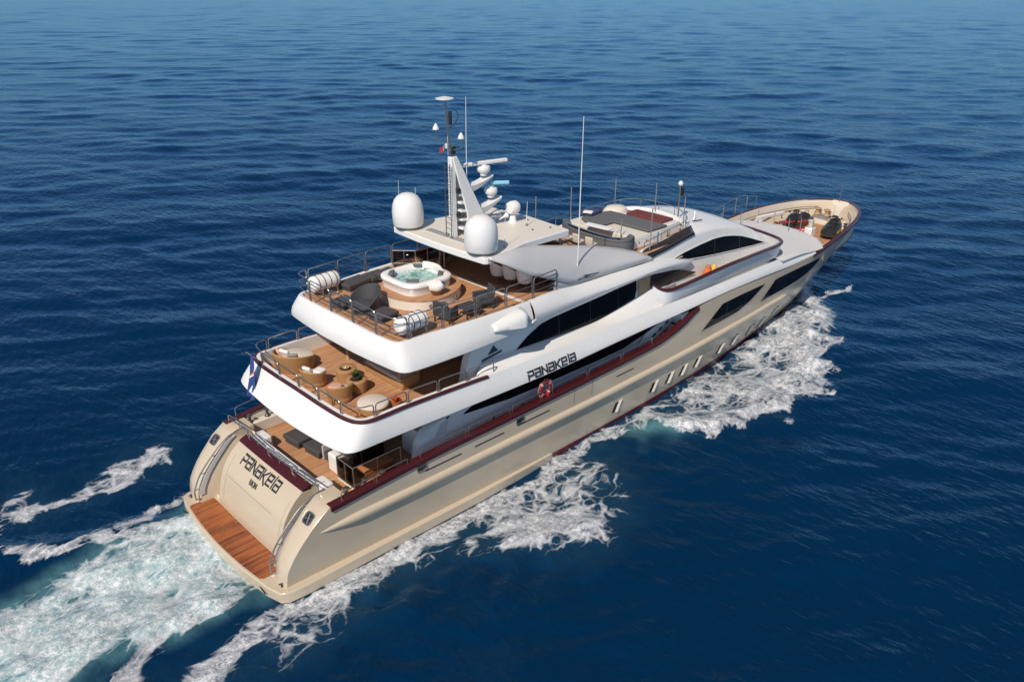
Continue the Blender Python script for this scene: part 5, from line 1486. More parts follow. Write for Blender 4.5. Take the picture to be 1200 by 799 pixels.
# ------------------------------------------------------------------ forward sundeck: curved bar and sun pads
rows = []
for t in np.linspace(0, 1, 22):
    p = cr([(20.2, 1.75, 0), (19.55, 1.0, 0), (19.25, -.3, 0), (19.2, -1.6, 0), (19.35, -2.4, 0), (19.85, -2.78, 0), (20.5, -2.6, 0)], 10)
    q = rs(p, 22, False)[int(round(t * 21))]
    c = np.array([20.8, -.6, 0]); v = c - q; v /= np.linalg.norm(v)
    rows.append([q + [0, 0, 8.02], q - v * .04 + [0, 0, 8.32], q - v * .03 + [0, 0, 8.62], q + [0, 0, 8.72], q + v * .30 + [0, 0, 8.74], q + v * .42 + [0, 0, 8.68], q + v * .44 + [0, 0, 7.9]])
fb = part('cocktail_bar', MB().loft(rows, cap0=True, cap1=True), 'grey_cover', None, angle=40)
part('bar_seam', MB().tube([r[2] for r in rows], .012, 5), 'black_rubber', fb)
part('bar_glass', MB().loft([[r[3] + [0, 0, .03], r[4] * .7 + r[3] * .3 + [0, 0, .05]] for r in rows[3:18]]), 'light_blue' if 0 else 'clear_glass', fb, solid=.02)
part('bar_sink', MB().box((20.5, -.35, 8.70), (.45, 1.5, .06), rz=.1), 'raft_white', fb, bevel=.02)
part('sunpad_base', MB().prism([(20.9, -2.25), (23.6, -2.3), (23.6, 2.0), (20.7, 2.0), (20.7, .5), (20.9, -.2)], 7.86, 8.44), 'cream', None, bevel=.03)
sb = part('locker_front', MB().box((21.9, -2.33, 8.14), (2.2, .05, .5)), 'raft_white', None, bevel=.01)
for x in (21.2, 21.8, 22.4):
    part('locker_knob', MB().lathe([(.035, 0), (.03, .03), (0, .035)], (0, 0, 0), 8).xf(Matrix.Translation((x, -2.36, 8.18)) @ Matrix.Rotation(R(90), 4, 'X')), 'dark_steel', sb)
part('helm_base', MB().prism([(23.65, -2.1), (24.95, -2.1), (24.95, .9), (23.65, .9)], 7.86, 8.46), 'white', None, bevel=.04)
part('cockpit_pod', MB().lathe([(.62, 0), (.6, .2), (.45, .36), (0, .42)], (24.4, 1.75, 8.2), 20, sx=1.2), 'cream', None, angle=60)

# ------------------------------------------------------------------ bow fittings
part('bow_flagstaff', MB().tube([(48.45, .1, 4.78), (48.5, .1, 6.15)], [.03, .018], 7), 'steel', None)
for s in (-1, 1):
    P = rs([(40.0, s * 3.35, 4.2), (42, s * 3.12, 4.3), (44, s * 2.7, 4.36), (46, s * 2.0, 4.4), (47.4, s * 1.15, 4.4)], 30)
    part('bulwark_rail', MB().tube(P, .035, 7), 'soot_grey', None)
for x, y in ((45.3, -2.0), (45.9, -1.75), (45.3, 2.0)):
    b = MB().lathe([(.14, 0), (.11, .06), (.075, .12), (.07, .34), (.15, .40), (.16, .45), (0, .47)], (x, y, 3.55), 14)
    part('bow_bollard', b, 'dark_steel', None)
wl_ = part('windlass', MB().box((46.9, .55, 3.86), (.9, 1.1, .18)), 'soot_grey', None, bevel=.03)
for y in (.2, .9):
    part('windlass_drum', MB().lathe([(.20, 0), (.24, .06), (.14, .14), (.13, .34), (.22, .42), (.22, .5), (0, .53)], (46.9, y, 3.94), 16), 'pale_wood', wl_)
    part('windlass_motor', MB().box((47.25, y, 4.08), (.3, .26, .35)), 'steel', wl_, bevel=.03)
part('anchor_plate', MB().box((46.9, -.55, 3.80), (1.5, .55, .08), rz=-.5), 'pale_wood', None, bevel=.02)
part('foredeck_locker', MB().box((42.7, -.72, 3.85), (.62, .55, .62)), 'raft_white', None, bevel=.06)
part('foredeck_locker_vent', MB().lathe([(.16, 0), (.16, .4), (.2, .44), (.2, .52), (0, .56)], (42.7, -.72, 4.15), 14), 'wing_grey', None)
# lashing chocks
for (x, y, l_, a) in ((44.1, 1.35, 2.0, .05), (44.5, .75, 2.0, .05), (44.0, -1.25, 1.8, .25), (44.3, -1.95, 1.8, .25)):
    part('chock', MB().box((x, y, 3.62), (l_, .12, .18), rz=a), 'pale_wood', None)

# ================================================================== loose things on the decks
def cushion(c, d, rz=0.0, ry=0.0, rx=0.0):
    return MB().box(c, d, rz, 0, ry, rx)

# ---- liferaft canisters in their cradles
def raft(label, loc, rz):
    t = thing('life_raft', label, 'life raft', loc, rz, 'white liferaft canisters on the sundeck')
    M = Matrix.Translation((0, 0, .52)) @ Matrix.Rotation(R(90), 4, 'Y')
    prof = [(0, -.66), (.20, -.655), (.29, -.62), (.33, -.55), (.335, -.30), (.335, 0), (.335, .30), (.33, .55), (.29, .62), (.20, .655), (0, .66)]
    can = build('canister', MB().lathe(prof, (0, 0, 0), 28).xf(M), 'raft_white', t, angle=50)
    for x in (-.42, -.14, .14, .42):
        ring = [(x, .345 * math.cos(a), .52 + .345 * math.sin(a)) for a in np.linspace(0, 2 * math.pi, 28)[:-1]]
        build('strap', MB().tube(ring, .016, 6, closed=True), 'dark_steel', can)
    ring = [(0 + .0, .338 * math.cos(a), .52 + .338 * math.sin(a)) for a in np.linspace(0, 2 * math.pi, 28)[:-1]]
    for x in (-.36, .36):
        b = MB().tube([(x, -.42, 0), (x, -.40, .35), (x, -.22, .22), (x, 0, .17), (x, .22, .22), (x, .40, .35), (x, .42, 0)], .03, 8)
        build('cradle', b, 'steel', t)
    b = MB()
    for y in (-.42, .42): b.tube([(-.5, y, .04), (.5, y, .04)], .028, 8)
    build('cradle_rail', b.__class__().tube([(-.5, -.42, .04), (.5, -.42, .04)], .028, 8), 'steel', t)
    build('cradle_rail', MB().tube([(-.5, .42, .04), (.5, .42, .04)], .028, 8), 'steel', t)
    return t
r1 = raft('white banded liferaft canister at the port after corner of the sundeck', (6.95, 3.02, 7.86), R(3))
r2 = copy_thing(r1, 'white banded liferaft canister at the starboard after corner, beside the dark footrest', (6.95, -2.92, 7.86), R(3))

# ---- dark lounge pads to port of the hot tub
def pad(name, label, cat, loc, rz, dims, back=None, m='dark_fabric', group=None, extra=None):
    t = thing(name, label, cat, loc, rz, group)
    h = dims[2]
    build('base', MB().box((0, 0, .07), (dims[0] * .88, dims[1] * .88, .14)), 'dark_weave', t)
    build('cushion', MB().box((0, 0, .14 + h / 2), (dims[0], dims[1], h)), m, t, bevel=.05, bseg=3)
    if back:
        build('backrest', MB().box((back[0], 0, .14 + h + .2), (.16, dims[1] * .95, .46), ry=back[1]), m, t, bevel=.05, bseg=3)
    return t
LG = 'dark lounge pads along the port rail of the sundeck'
pad('lounge_pad', 'dark grey low lounge pad next to the port liferaft canister', 'lounge pad', (8.25, 2.75, 7.86), R(8), (1.25, .78, .20), group=LG)
pad('lounge_pad', 'dark grey middle lounge pad between the liferaft end pad and the raised pad', 'lounge pad', (9.35, 2.78, 7.86), R(4), (.95, .74, .20), group=LG)
t = pad('lounge_pad', 'dark grey raised lounge pad nearest the smoked glass screen', 'lounge pad', (9.62, 2.28, 8.05), R(12), (.9, .72, .20), group=LG)

# ---- shell lounge chair with two footrests, abaft the tub
t = thing('shell_lounge_chair', 'wide dark woven lounge chair with curved shell back abaft the hot tub', 'lounge chair', (6.98, .22, 7.86), R(188))
build('seat', MB().lathe([(0, .2), (.50, .2), (.54, .26), (.53, .34), (.46, .38), (0, .39)], (.06, 0, 0), 28), 'dark_fabric', t, angle=60)
build('base', MB().prism([(.45 * math.cos(a), .5 * math.sin(a)) for a in np.linspace(0, 2 * math.pi, 24, endpoint=False)], 0, .22), 'dark_weave', t)
rows = []
for a in np.linspace(62, 298, 26):
    k = math.sin(R((a - 62) / 236 * 180)); hh = .34 + .62 * k ** .8
    rows.append([((r_ + .05 * k * f) * math.cos(R(a)), (r_ + .03) * math.sin(R(a)), z) for r_, z, f in ((.50, .06, 0), (.54, .3, .5), (.60, hh * .7, 2), (.63, hh, 3), (.57, hh, 3), (.53, hh * .7, 2), (.46, .3, .5), (.44, .06, 0))])
build('shell_back', MB().loft(rows, close=True, cap0=True, cap1=True), 'dark_weave', t, angle=50)
FR = 'dark footrests beside the shell lounge chair'
pad('footrest', 'dark cushioned footrest on the port side of the shell lounge chair', 'footrest', (6.72, 1.22, 7.86), R(10), (.85, .82, .16), group=FR)
pad('footrest', 'dark cushioned footrest between the shell lounge chair and the starboard liferaft', 'footrest', (7.1, -.92, 7.86), R(6), (.95, .82, .16), group=FR)

# ---- two dark armchairs and a low table near the starboard rail
def armchair(label, loc, rz):
    t = thing('armchair', label, 'armchair', loc, rz, 'dark woven armchairs near the starboard rail')
    build('seat', MB().box((.02, 0, .36), (.62, .58, .13)), 'dark_fabric', t, bevel=.04, bseg=3)
    build('backrest', MB().box((-.33, 0, .60), (.09, .66, .62), ry=-.18), 'dark_weave', t, bevel=.03)
    for s in (-1, 1):
        build('armrest', MB().box((0, s * .34, .44), (.66, .09, .34)), 'dark_weave', t, bevel=.03)
        for x in (-.28, .28): build('leg', MB().box((x, s * .32, .14), (.05, .05, .28)), 'dark_steel', t)
    build('apron', MB().box((0, 0, .27), (.62, .62, .06)), 'dark_weave', t)
    return t
a1 = armchair('dark woven armchair between the starboard liferaft and the low table, seen from behind', (8.75, -2.72, 7.86), R(20))
a2 = copy_thing(a1, 'dark woven armchair nearest the white deck track, facing aft', (10.7, -2.72, 7.86), R(160))
t = thing('low_table', 'low dark table between the two sundeck armchairs', 'table', (9.72, -2.95, 7.86))
build('tabletop', MB().box((0, 0, .40), (.8, .72, .05)), 'dark_weave', t, bevel=.01)
for x in (-.33, .33):
    for y in (-.29, .29): build('leg', MB().box((x, y, .19), (.05, .05, .38)), 'dark_steel', t)

# ---- towel basket on the tub platform
t = thing('towel_basket', 'small brown basket heaped with white towels on the hot tub platform', 'basket', (9.55, -1.22, 8.315))
build('basket', MB().lathe([(.20, 0), (.24, .06), (.27, .16), (.28, .22), (.25, .22), (.22, .1), (0, .08)], (0, 0, 0), 20), 'walnut', t, angle=60)
b = MB(); rng = np.random.default_rng(3)
rows = []
for i, (r_, z) in enumerate([(.25, .18), (.31, .26), (.32, .38), (.26, .50), (.14, .57), (0.01, .59)]):
    rows.append([(r_ * (1 + .10 * math.sin(3 * a + i)) * math.cos(a), r_ * (1 + .08 * math.cos(2 * a + i)) * math.sin(a), z + .02 * math.sin(4 * a)) for a in np.linspace(0, 2 * math.pi, 20, endpoint=False)])
build('towels', MB().loft(rows, close=True, cap1=True), 'white_fabric', t, angle=70)
build('blue_towel', MB().lathe([(.0, 0), (.13, .0), (.10, .07), (0, .09)], (.1, -.16, .46), 12, sx=1.3), 'blue_fabric', t, angle=70)
t = thing('potted_plant', 'small dry grass plant by the smoked glass screen behind the tub', 'plant', (10.75, 1.62, 8.315))
build('pot', MB().lathe([(.1, 0), (.14, .2), (.12, .2), (0, .16)], (0, 0, 0), 14), 'soot_grey', t, angle=60)
b = MB()
for k in range(40):
    a = rng.uniform(0, 6.28); l_ = rng.uniform(.25, .5); q = rng.uniform(.1, .4)
    x, y = math.cos(a), math.sin(a)
    b.add([(.02 * -y, .02 * x, .16), (.02 * y, -.02 * x, .16), (x * q, y * q, .16 + l_)], [(0, 1, 2)])
build('blades', b, 'pale_wood', t)

# ---- white bar stools and dining chairs under the hardtop
def stool(label, loc, rz):
    t = thing('tub_chair', label, 'chair', loc, rz, 'white tub chairs at the bar under the hardtop')
    rows = []
    for a in np.linspace(70, 290, 18):
        k = math.sin(R((a - 70) / 220 * 180)); hh = .62 + .34 * k
        rows.append([(r_ * math.cos(R(a)), r_ * math.sin(R(a)), z) for r_, z in ((.27, .32), (.33, .5), (.37, hh), (.32, hh), (.28, .5), (.22, .36))])
    build('shell', MB().loft(rows, close=True, cap0=True, cap1=True), 'white_fabric', t, angle=60)
    build('seat', MB().lathe([(.0, .34), (.28, .34), (.30, .40), (.28, .47), (0, .49)], (0, 0, 0), 20), 'white_fabric', t, angle=60)
    for x, y in ((.2, .2), (-.2, .2), (.2, -.2), (-.2, -.2)):
        build('leg', MB().tube([(x, y, .36), (x * 1.25, y * 1.25, 0)], .02, 6), 'walnut', t)
    return t
s1_ = stool('white tub chair under the hardtop, leftmost of the three showing behind the dome', (13.15, -.95, 7.86), R(0))
copy_thing(s1_, 'white tub chair under the hardtop, middle of the three at the bar', (13.25, -1.65, 7.86), R(-8))
copy_thing(s1_, 'white tub chair under the hardtop, nearest the grey side wing', (13.35, -2.4, 7.86), R(6))
# cream stools at the forward cocktail bar
def barstool(label, loc, rz):
    t = thing('bar_stool', label, 'stool', loc, rz, 'cream stools along the forward bar')
    build('seat', MB().box((0, 0, .66), (.40, .42, .12)), 'beige_fabric', t, bevel=.04, bseg=3)
    build('backrest', MB().box((-.20, 0, .86), (.08, .42, .34), ry=-.1), 'beige_fabric', t, bevel=.03, bseg=3)
    build('column', MB().lathe([(.20, 0), (.19, .03), (.035, .06), (.035, .6), (0, .6)], (0, 0, 0), 14), 'steel', t)
    return t
b1 = barstool('cream bar stool at the forward bar, first from the hardtop post', (18.75, .62, 7.86), R(-25))
for (x, y, a), nm in zip(((18.55, -.1, -5), (18.5, -.85, 0), (18.55, -1.6, 5)), ('second from the hardtop post', 'third from the hardtop post', 'nearest the grey side wing')):
    copy_thing(b1, 'cream bar stool at the forward bar, ' + nm, (x, y, 7.86), R(a))

# ---- sun pads forward
t = thing('sun_pad', 'large charcoal sun pad covering the forward sundeck lounge', 'sun pad', (22.2, -.3, 8.44))
pp = [(-.1, -1.95), (1.35, -1.98), (1.35, 1.7), (.3, 2.0), (-.75, 1.9), (-1.35, .9), (-1.2, .3), (-.1, .25)]
build('cushion', MB().prism(pp, 0, .14), 'grey_cover', t, bevel=.04, bseg=3)
build('piping', MB().tube([(x, y, .07) for x, y in pp], .018, 6, closed=True), 'dark_fabric', t)
t = thing('sun_pad', 'maroon sun pad on the white base ahead of the charcoal pad', 'sun pad', (24.28, -.62, 8.46))
build('cushion', MB().box((0, 0, .07), (.95, 2.35, .14)), 'maroon_fabric', t, bevel=.04, bseg=3)
build('seam', MB().box((0, 0, .142), (.93, .03, .006)), 'burgundy', t)
t = thing('sun_pad', 'navy blue folded pad at the port corner of the forward lounge', 'sun pad', (22.35, 1.72, 8.58), R(8))
build('cushion', MB().box((0, 0, .09), (1.1, .75, .14)), 'blue_fabric', t, bevel=.05, bseg=3)
build('towel', MB().box((-.45, -.1, .19), (.35, .5, .10), rz=.3), 'white_fabric', t, bevel=.04)

# ================================================================== upper deck furniture
Z5 = 5.15
def wicker_shell(t, rad, h0, h1, a0, a1, thick=.09, base=True, flare=.08):
    rows = []
    for a in np.linspace(a0, a1, 30):
        k = math.sin(R((a - a0) / (a1 - a0) * 180)) ** .6; hh = h0 + (h1 - h0) * k
        rows.append([((r_) * math.cos(R(a)), (r_) * math.sin(R(a)), z) for r_, z in ((rad - .05, .02), (rad, .25), (rad + flare * k, hh * .95), (rad + flare * k - thick * .5, hh), (rad + flare * k - thick, hh * .95), (rad - thick, .25))])
    build('wicker_shell', MB().loft(rows, close=True, cap0=True, cap1=True), 'wicker', t, angle=50)
def pillow(t, c, d, rz, rx, m, nm='pillow', ry=0.0):
    b = MB().box((0, 0, 0), d).xf(Matrix.Translation(c) @ Matrix.Rotation(rz, 4, 'Z') @ Matrix.Rotation(ry, 4, 'Y') @ Matrix.Rotation(rx, 4, 'X'))
    return build(nm, b, m, t, bevel=min(d) * .45, bseg=4)
# round daybed
t = thing('round_daybed', 'large round wicker daybed with beige mattress in the port after corner', 'daybed', (5.10, 2.80, Z5), R(20))
build('base', MB().lathe([(.74, 0), (.79, .1), (.79, .30), (.74, .34), (0, .34)], (0, 0, 0), 40), 'wicker', t, angle=50)
wicker_shell(t, .82, .42, .84, 60, 300)
build('mattress', MB().lathe([(0, .33), (.66, .33), (.70, .38), (.70, .46), (.65, .50), (0, .52)], (.10, 0, 0), 40), 'beige_fabric', t, angle=50)
for nm, lb, c, d, rz, ry, m in (('scatter_pillow', 'white scatter pillow leaning in the round daybed', (4.72, 2.86, Z5 + .68), (.16, .5, .42), R(15), -.4, 'white_fabric'), ('scatter_pillow', 'pink patterned scatter pillow at the back of the round daybed', (4.62, 3.18, Z5 + .66), (.15, .42, .36), R(-20), -.4, 'pink_fabric'), ('scatter_pillow', 'dark grey scatter pillow behind the white one in the round daybed', (4.82, 2.42, Z5 + .64), (.15, .42, .36), R(55), -.4, 'soot_grey')):
    o = build(nm, MB().box((0, 0, 0), d).xf(Matrix.Rotation(rz, 4, 'Z') @ Matrix.Rotation(ry, 4, 'Y')), m, None, bevel=.07, bseg=4, loc=c)
    tag(o, lb, 'pillow', 'scatter pillows in the round daybed')
# armchairs
def wchair(label, loc, rz):
    t = thing('wicker_armchair', label, 'armchair', loc, rz, 'round wicker armchairs on the upper deck')
    build('base', MB().lathe([(.44, 0), (.48, .08), (.47, .28), (.42, .32), (0, .32)], (0, 0, 0), 28), 'wicker', t, angle=50)
    wicker_shell(t, .48, .40, .78, 55, 305, .08)
    build('seat_cushion', MB().lathe([(0, .31), (.40, .31), (.44, .36), (.43, .43), (.36, .47), (0, .49)], (.05, 0, 0), 28), 'beige_fabric', t, angle=60)
    return t
c1 = wchair('round wicker armchair with white pillow, nearest the round daybed', (4.84, .85, Z5), R(10))
c2 = copy_thing(c1, 'round wicker armchair holding a pink cushion, nearer the starboard side', (4.86, -.92, Z5), R(70))
for lb, c, d, rz, ry, m in (('white pillow standing in the wicker armchair nearest the daybed', (4.60, .95, Z5 + .64), (.15, .42, .36), R(15), -.35, 'white_fabric'), ('white round-cornered cushion at the front of the wicker armchair nearest the daybed', (5.02, .75, Z5 + .55), (.46, .42, .16), R(20), 0, 'white_fabric'), ('pink striped cushion lying in the starboard wicker armchair', (4.74, -.86, Z5 + .56), (.5, .5, .15), R(40), .12, 'pink_fabric')):
    o = build('scatter_pillow', MB().box((0, 0, 0), d).xf(Matrix.Rotation(rz, 4, 'Z') @ Matrix.Rotation(ry, 4, 'Y')), m, None, bevel=.07, bseg=4, loc=c)
    tag(o, lb, 'pillow')
# tables
def wtable(label, loc, rad, h):
    t = thing('wicker_table', label, 'table', loc, 0, 'round wicker drum tables on the upper deck')
    build('drum', MB().lathe([(rad * .86, 0), (rad * .92, .1), (rad * .94, h * .5), (rad, h - .06), (rad, h), (rad * .95, h + .02), (rad * .60, h + .02), (rad * .56, h - .03), (0, h - .05)], (0, 0, 0), 32), 'wicker', t, angle=50)
    build('glass_top', MB().lathe([(0, h - .04), (rad * .56, h - .04), (rad * .56, h - .025), (0, h - .025)], (0, 0, 0), 28), 'tinted_glass', t)
    return t
w1 = wtable('round wicker drum table with a small pale dish', (5.95, .28, Z5), .42, .52)
w2 = copy_thing(w1, 'round wicker drum table carrying a green potted plant', (5.72, -.80, Z5))
t = thing('dish', 'small pale dish on the wicker table without the plant', 'dish', (5.92, .26, Z5 + .495))
build('bowl', MB().lathe([(.05, 0), (.10, .03), (.15, .09), (.13, .09), (0, .03)], (0, 0, 0), 18), 'pale_wood', t, angle=60)
build('candle', MB().lathe([(.03, .02), (.03, .12), (0, .13)], (0, 0, 0), 10), 'white_fabric', t)
t = thing('potted_plant', 'small green plant in a silver pot on the wicker drum table', 'plant', (5.72, -.80, Z5 + .495))
build('pot', MB().lathe([(.08, 0), (.12, .04), (.15, .16), (.13, .16), (0, .12)], (0, 0, 0), 16), 'steel', t, angle=60)
b = MB()
for k in range(90):
    a = rng.uniform(0, 6.28); e = rng.uniform(.2, 1.4); l_ = rng.uniform(.14, .34)
    d_ = np.array([math.cos(a) * math.cos(e), math.sin(a) * math.cos(e), math.sin(e)]); s_ = np.array([-math.sin(a), math.cos(a), 0]) * .03
    o_ = np.array([0, 0, .13])
    b.add([o_, o_ + d_ * l_ * .5 + s_, o_ + d_ * l_, o_ + d_ * l_ * .5 - s_], [(0, 1, 2, 3)])
build('leaves', b, 'leaf', t)
# sofa under the overhang edge
t = thing('sofa', 'long low wicker sofa with beige seat at the edge of the overhang', 'sofa', (7.40, -.75, Z5), R(180))
build('base', MB().box((0, 0, .16), (.85, 2.6, .30)), 'wicker', t, bevel=.06, bseg=3)
build('seat_cushion', MB().box((.05, 0, .40), (.75, 2.4, .16)), 'beige_fabric', t, bevel=.05, bseg=3)
build('backrest', MB().box((-.42, 0, .48), (.14, 2.6, .55)), 'wicker', t, bevel=.05, bseg=3)
for s in (-1, 1): build('armrest', MB().box((-.02, s * 1.28, .36), (.85, .14, .36)), 'wicker', t, bevel=.05, bseg=3)
# round ottoman in the starboard corner
t = thing('ottoman', 'large round beige topped wicker ottoman in the starboard after corner', 'ottoman', (5.22, -2.62, Z5))
build('base', MB().lathe([(.52, 0), (.57, .1), (.56, .32), (0, .34)], (0, 0, 0), 36), 'wicker', t, angle=50)
build('cushion', MB().lathe([(0, .33), (.55, .33), (.60, .37), (.59, .44), (.53, .48), (0, .50)], (0, 0, 0), 36), 'beige_fabric', t, angle=50)
t = thing('flower_pot', 'terracotta pot of red orange flowers beside the starboard ottoman', 'flower pot', (6.0, -3.0, Z5))
build('pot', MB().lathe([(.14, 0), (.20, .3), (.22, .34), (.19, .34), (0, .28)], (0, 0, 0), 18), 'terracotta', t, angle=60)
b = MB()
for k in range(70):
    a = rng.uniform(0, 6.28); e = rng.uniform(.2, 1.5); l_ = rng.uniform(.12, .30)
    d_ = np.array([math.cos(a) * math.cos(e), math.sin(a) * math.cos(e), math.sin(e)]); s_ = np.array([-math.sin(a), math.cos(a), 0]) * .04
    o_ = np.array([0, 0, .32]); b.add([o_, o_ + d_ * l_ * .6 + s_, o_ + d_ * l_, o_ + d_ * l_ * .6 - s_], [(0, 1, 2, 3)])
build('blooms', b, 'flower_orange', t)

# ---- ensign on its staff at the after edge of the upper deck
t = thing('ensign', 'blue ensign with orange and white diagonal stripe hanging from the after rail', 'flag', (3.66, 2.95, 5.74))
tipv = np.array([-.52, .05, .62])
build('staff', MB().tube([(0.1, 0, -.05), tuple(tipv)], .022, 7), 'pale_wood', t)
def cloth(u, v):      # u down the hanging length, v across the gathered width
    wd = .50 * (.55 + .45 * math.sin(min(1, u * 1.6) * math.pi / 2)) * (1 - .35 * max(0, u - .6))
    fold = .09 * math.sin(v * 11 + u * 2.0) * (.25 + .75 * u)
    return (-.42 - .10 * u - .18 * u * u * 0 + fold - .24 * u, -.10 - wd * v + .10 * u - .12 * u * v, .55 - 1.62 * u - .16 * v * u)
def band(f0, f1, off, n=26):
    rows = []
    for i in range(n + 1):
        u = i / n
        a, b_ = f0(u), f1(u)
        rows.append([tuple(np.array(cloth(u, a + (b_ - a) * q)) + np.array([-off, 0, off * .3])) for q in np.linspace(0, 1, 12)])
    return MB().loft(rows)
cl_ = lambda x: max(0.0, min(1.0, x))
fl = build('flag_cloth', band(lambda u: 0.0, lambda u: 1.0, 0), 'flag_blue', t, angle=180)
build('orange_stripe', band(lambda u: cl_(1.7 - 2.9 * u), lambda u: cl_(1.84 - 2.9 * u), .006), 'flag_orange', fl, angle=180)
build('white_stripe', band(lambda u: cl_(1.84 - 2.9 * u), lambda u: cl_(1.94 - 2.9 * u), .006), 'flag_white', fl, angle=180)
for (x, y, z) in ((3.30, 1.35, 5.22), (3.22, 1.75, 5.06)):
    part('stern_lamp', MB().box((x - .05, y, z), (.16, .2, .2), ry=-.5), 'dark_steel', None, bevel=.03)
# courtesy flag on the mast
t = thing('courtesy_flag', 'tiny red and white flag flying from the radar mast pole', 'flag', (11.36, .02, 13.72))
build('halyard', MB().tube([(0, 0, -.3), (0, 0, .5)], .008, 5), 'white_fabric', t)
for k, m in enumerate(('flag_white', 'flag_white', 'flag_red')):
    rows = [[(-.04 - .12 * (k + q) , .04 * math.sin((k + q) * 2.5), z - .05 * (k + q)) for q in np.linspace(0, 1, 4)] for z in (0, .20)]
    build('flag_stripe', MB().loft(rows), m, t)

# ================================================================== after deck things
Z2 = 2.35
AG = 'dark sun pads on the after deck'
def floorpad(label, loc, rz, tilt=0.0):
    t = thing('deck_pad', label, 'sun pad', loc, rz, AG)
    build('base', MB().box((0, 0, .09), (.92, .92, .18)), 'dark_weave', t)
    build('cushion', MB().box((0, 0, .27), (1.05, 1.05, .20)), 'dark_fabric', t, bevel=.05, bseg=3)
    return t
floorpad('square dark pouffe on the after deck farthest to port', (4.35, 1.65, Z2), R(6))
floorpad('square dark pouffe in the middle of the after deck row', (4.55, .42, Z2), R(6))
t = thing('lounge_chair', 'dark lounge chair with grey side and raised back on the after deck', 'lounge chair', (4.75, -.62, Z2), R(6))
build('seat', MB().box((0, 0, .30), (.9, .85, .18)), 'dark_fabric', t, bevel=.05, bseg=3)
build('backrest', MB().box((.42, 0, .62), (.16, .85, .6), ry=.35), 'dark_fabric', t, bevel=.05, bseg=3)
build('side_panel', MB().box((0, -.45, .33), (.95, .06, .62)), 'wing_grey', t, bevel=.02)
build('side_panel', MB().box((0, .45, .33), (.95, .06, .62)), 'wing_grey', t, bevel=.02)
build('base', MB().box((0, 0, .10), (.8, .8, .2)), 'dark_weave', t)
# fenced stair well to starboard: steel guard with clear panes
gx0, gx1, gy0, gy1 = 3.95, 6.15, -2.85, -1.75
rows_ = [(gx0, gy0), (gx0, gy1), (gx1, gy1)]
part('deck_locker', MB().box((4.40, -1.30, 2.75), (.75, .7, .8)), 'raft_white', None, bevel=.08, bseg=3)
g = part('stairwell_guard', MB().tube([(gx0, gy0, 3.32), (gx0, gy1, 3.32)], .028, 8), 'steel', None)
part('guard_rail', MB().tube([(gx0, gy1, 3.32), (gx1, gy1, 3.32)], .028, 8), 'steel', g)
part('guard_rail', MB().tube([(gx0, gy0, 3.32), (gx1, gy0, 3.32)], .022, 8), 'steel', g)
for x, y in ((gx0, gy0), (gx0, (gy0 + gy1) / 2), (gx0, gy1), ((gx0 + gx1) / 2, gy1), (gx1, gy1), ((gx0 + gx1) / 2, gy0), (gx1, gy0)):
    part('guard_post', MB().tube([(x, y, 2.35), (x, y, 3.34)], .026, 8), 'steel', g)
part('guard_pane', MB().box((gx0, (gy0 + gy1) / 2, 2.85), (.015, gy1 - gy0 - .06, .86)), 'clear_glass', g)
part('guard_pane', MB().box(((gx0 + gx1) / 2, gy1, 2.85), (gx1 - gx0 - .06, .015, .86)), 'clear_glass', g)
part('stairwell_kerb', MB().box((gx0 + .02, (gy0 + gy1) / 2, 2.39), (.10, gy1 - gy0, .08)), 'cream', g)
t = thing('dining_table', 'pale topped table under the overhang inside the after deck', 'table', (5.6, -.95, Z2))
build('tabletop', MB().box((0, 0, .80), (1.5, 1.3, .07)), 'beige_fabric', t, bevel=.03)
build('pedestal', MB().box((0, 0, .38), (.6, .5, .76)), 'walnut', t, bevel=.02)
t = thing('deck_bench', 'brown cushioned bench inside the steel stair guard', 'bench', (5.3, -2.35, Z2))
build('base', MB().box((0, 0, .16), (1.4, .6, .32)), 'walnut', t, bevel=.02)
build('cushion', MB().box((0, 0, .37), (1.36, .56, .12)), 'terracotta', t, bevel=.04, bseg=3)

# ---- life ring on the starboard rail
t = thing('life_ring', 'deep red life ring strapped to the starboard side rail', 'life ring', (12.95, -4.10, 3.88), 0)
M = Matrix.Rotation(R(90), 4, 'X')
ring = [(.30 * math.cos(a), 0, .30 * math.sin(a)) for a in np.linspace(0, 2 * math.pi, 37)[:-1]]
rg = build('ring', MB().tube(ring, .088, 12, closed=True), 'ring_red', t, angle=60)
for a in (45, 135, 225, 315):
    c_ = np.array([.30 * math.cos(R(a)), 0, .30 * math.sin(R(a))])
    tv = np.array([-math.sin(R(a)), 0, math.cos(R(a))])
    build('band', MB().tube([c_ - tv * .04, c_ + tv * .03], .093, 12), 'pink_fabric', rg)
build('rope', MB().tube([(x * 1.42 * (1 + .06 * math.cos(8 * math.atan2(z, x))), -.02, z * 1.42 * (1 + .06 * math.cos(8 * math.atan2(z, x)))) for x, _, z in ring], .012, 5, closed=True), 'pink_fabric', rg)
build('bracket', MB().tube([(0, .06, -.40), (0, .06, .2)], .02, 6), 'steel', t)
build('lamp', MB().lathe([(.06, 0), (.06, .2), (0, .24)], (.12, -.06, -.42), 10), 'flag_red', t)

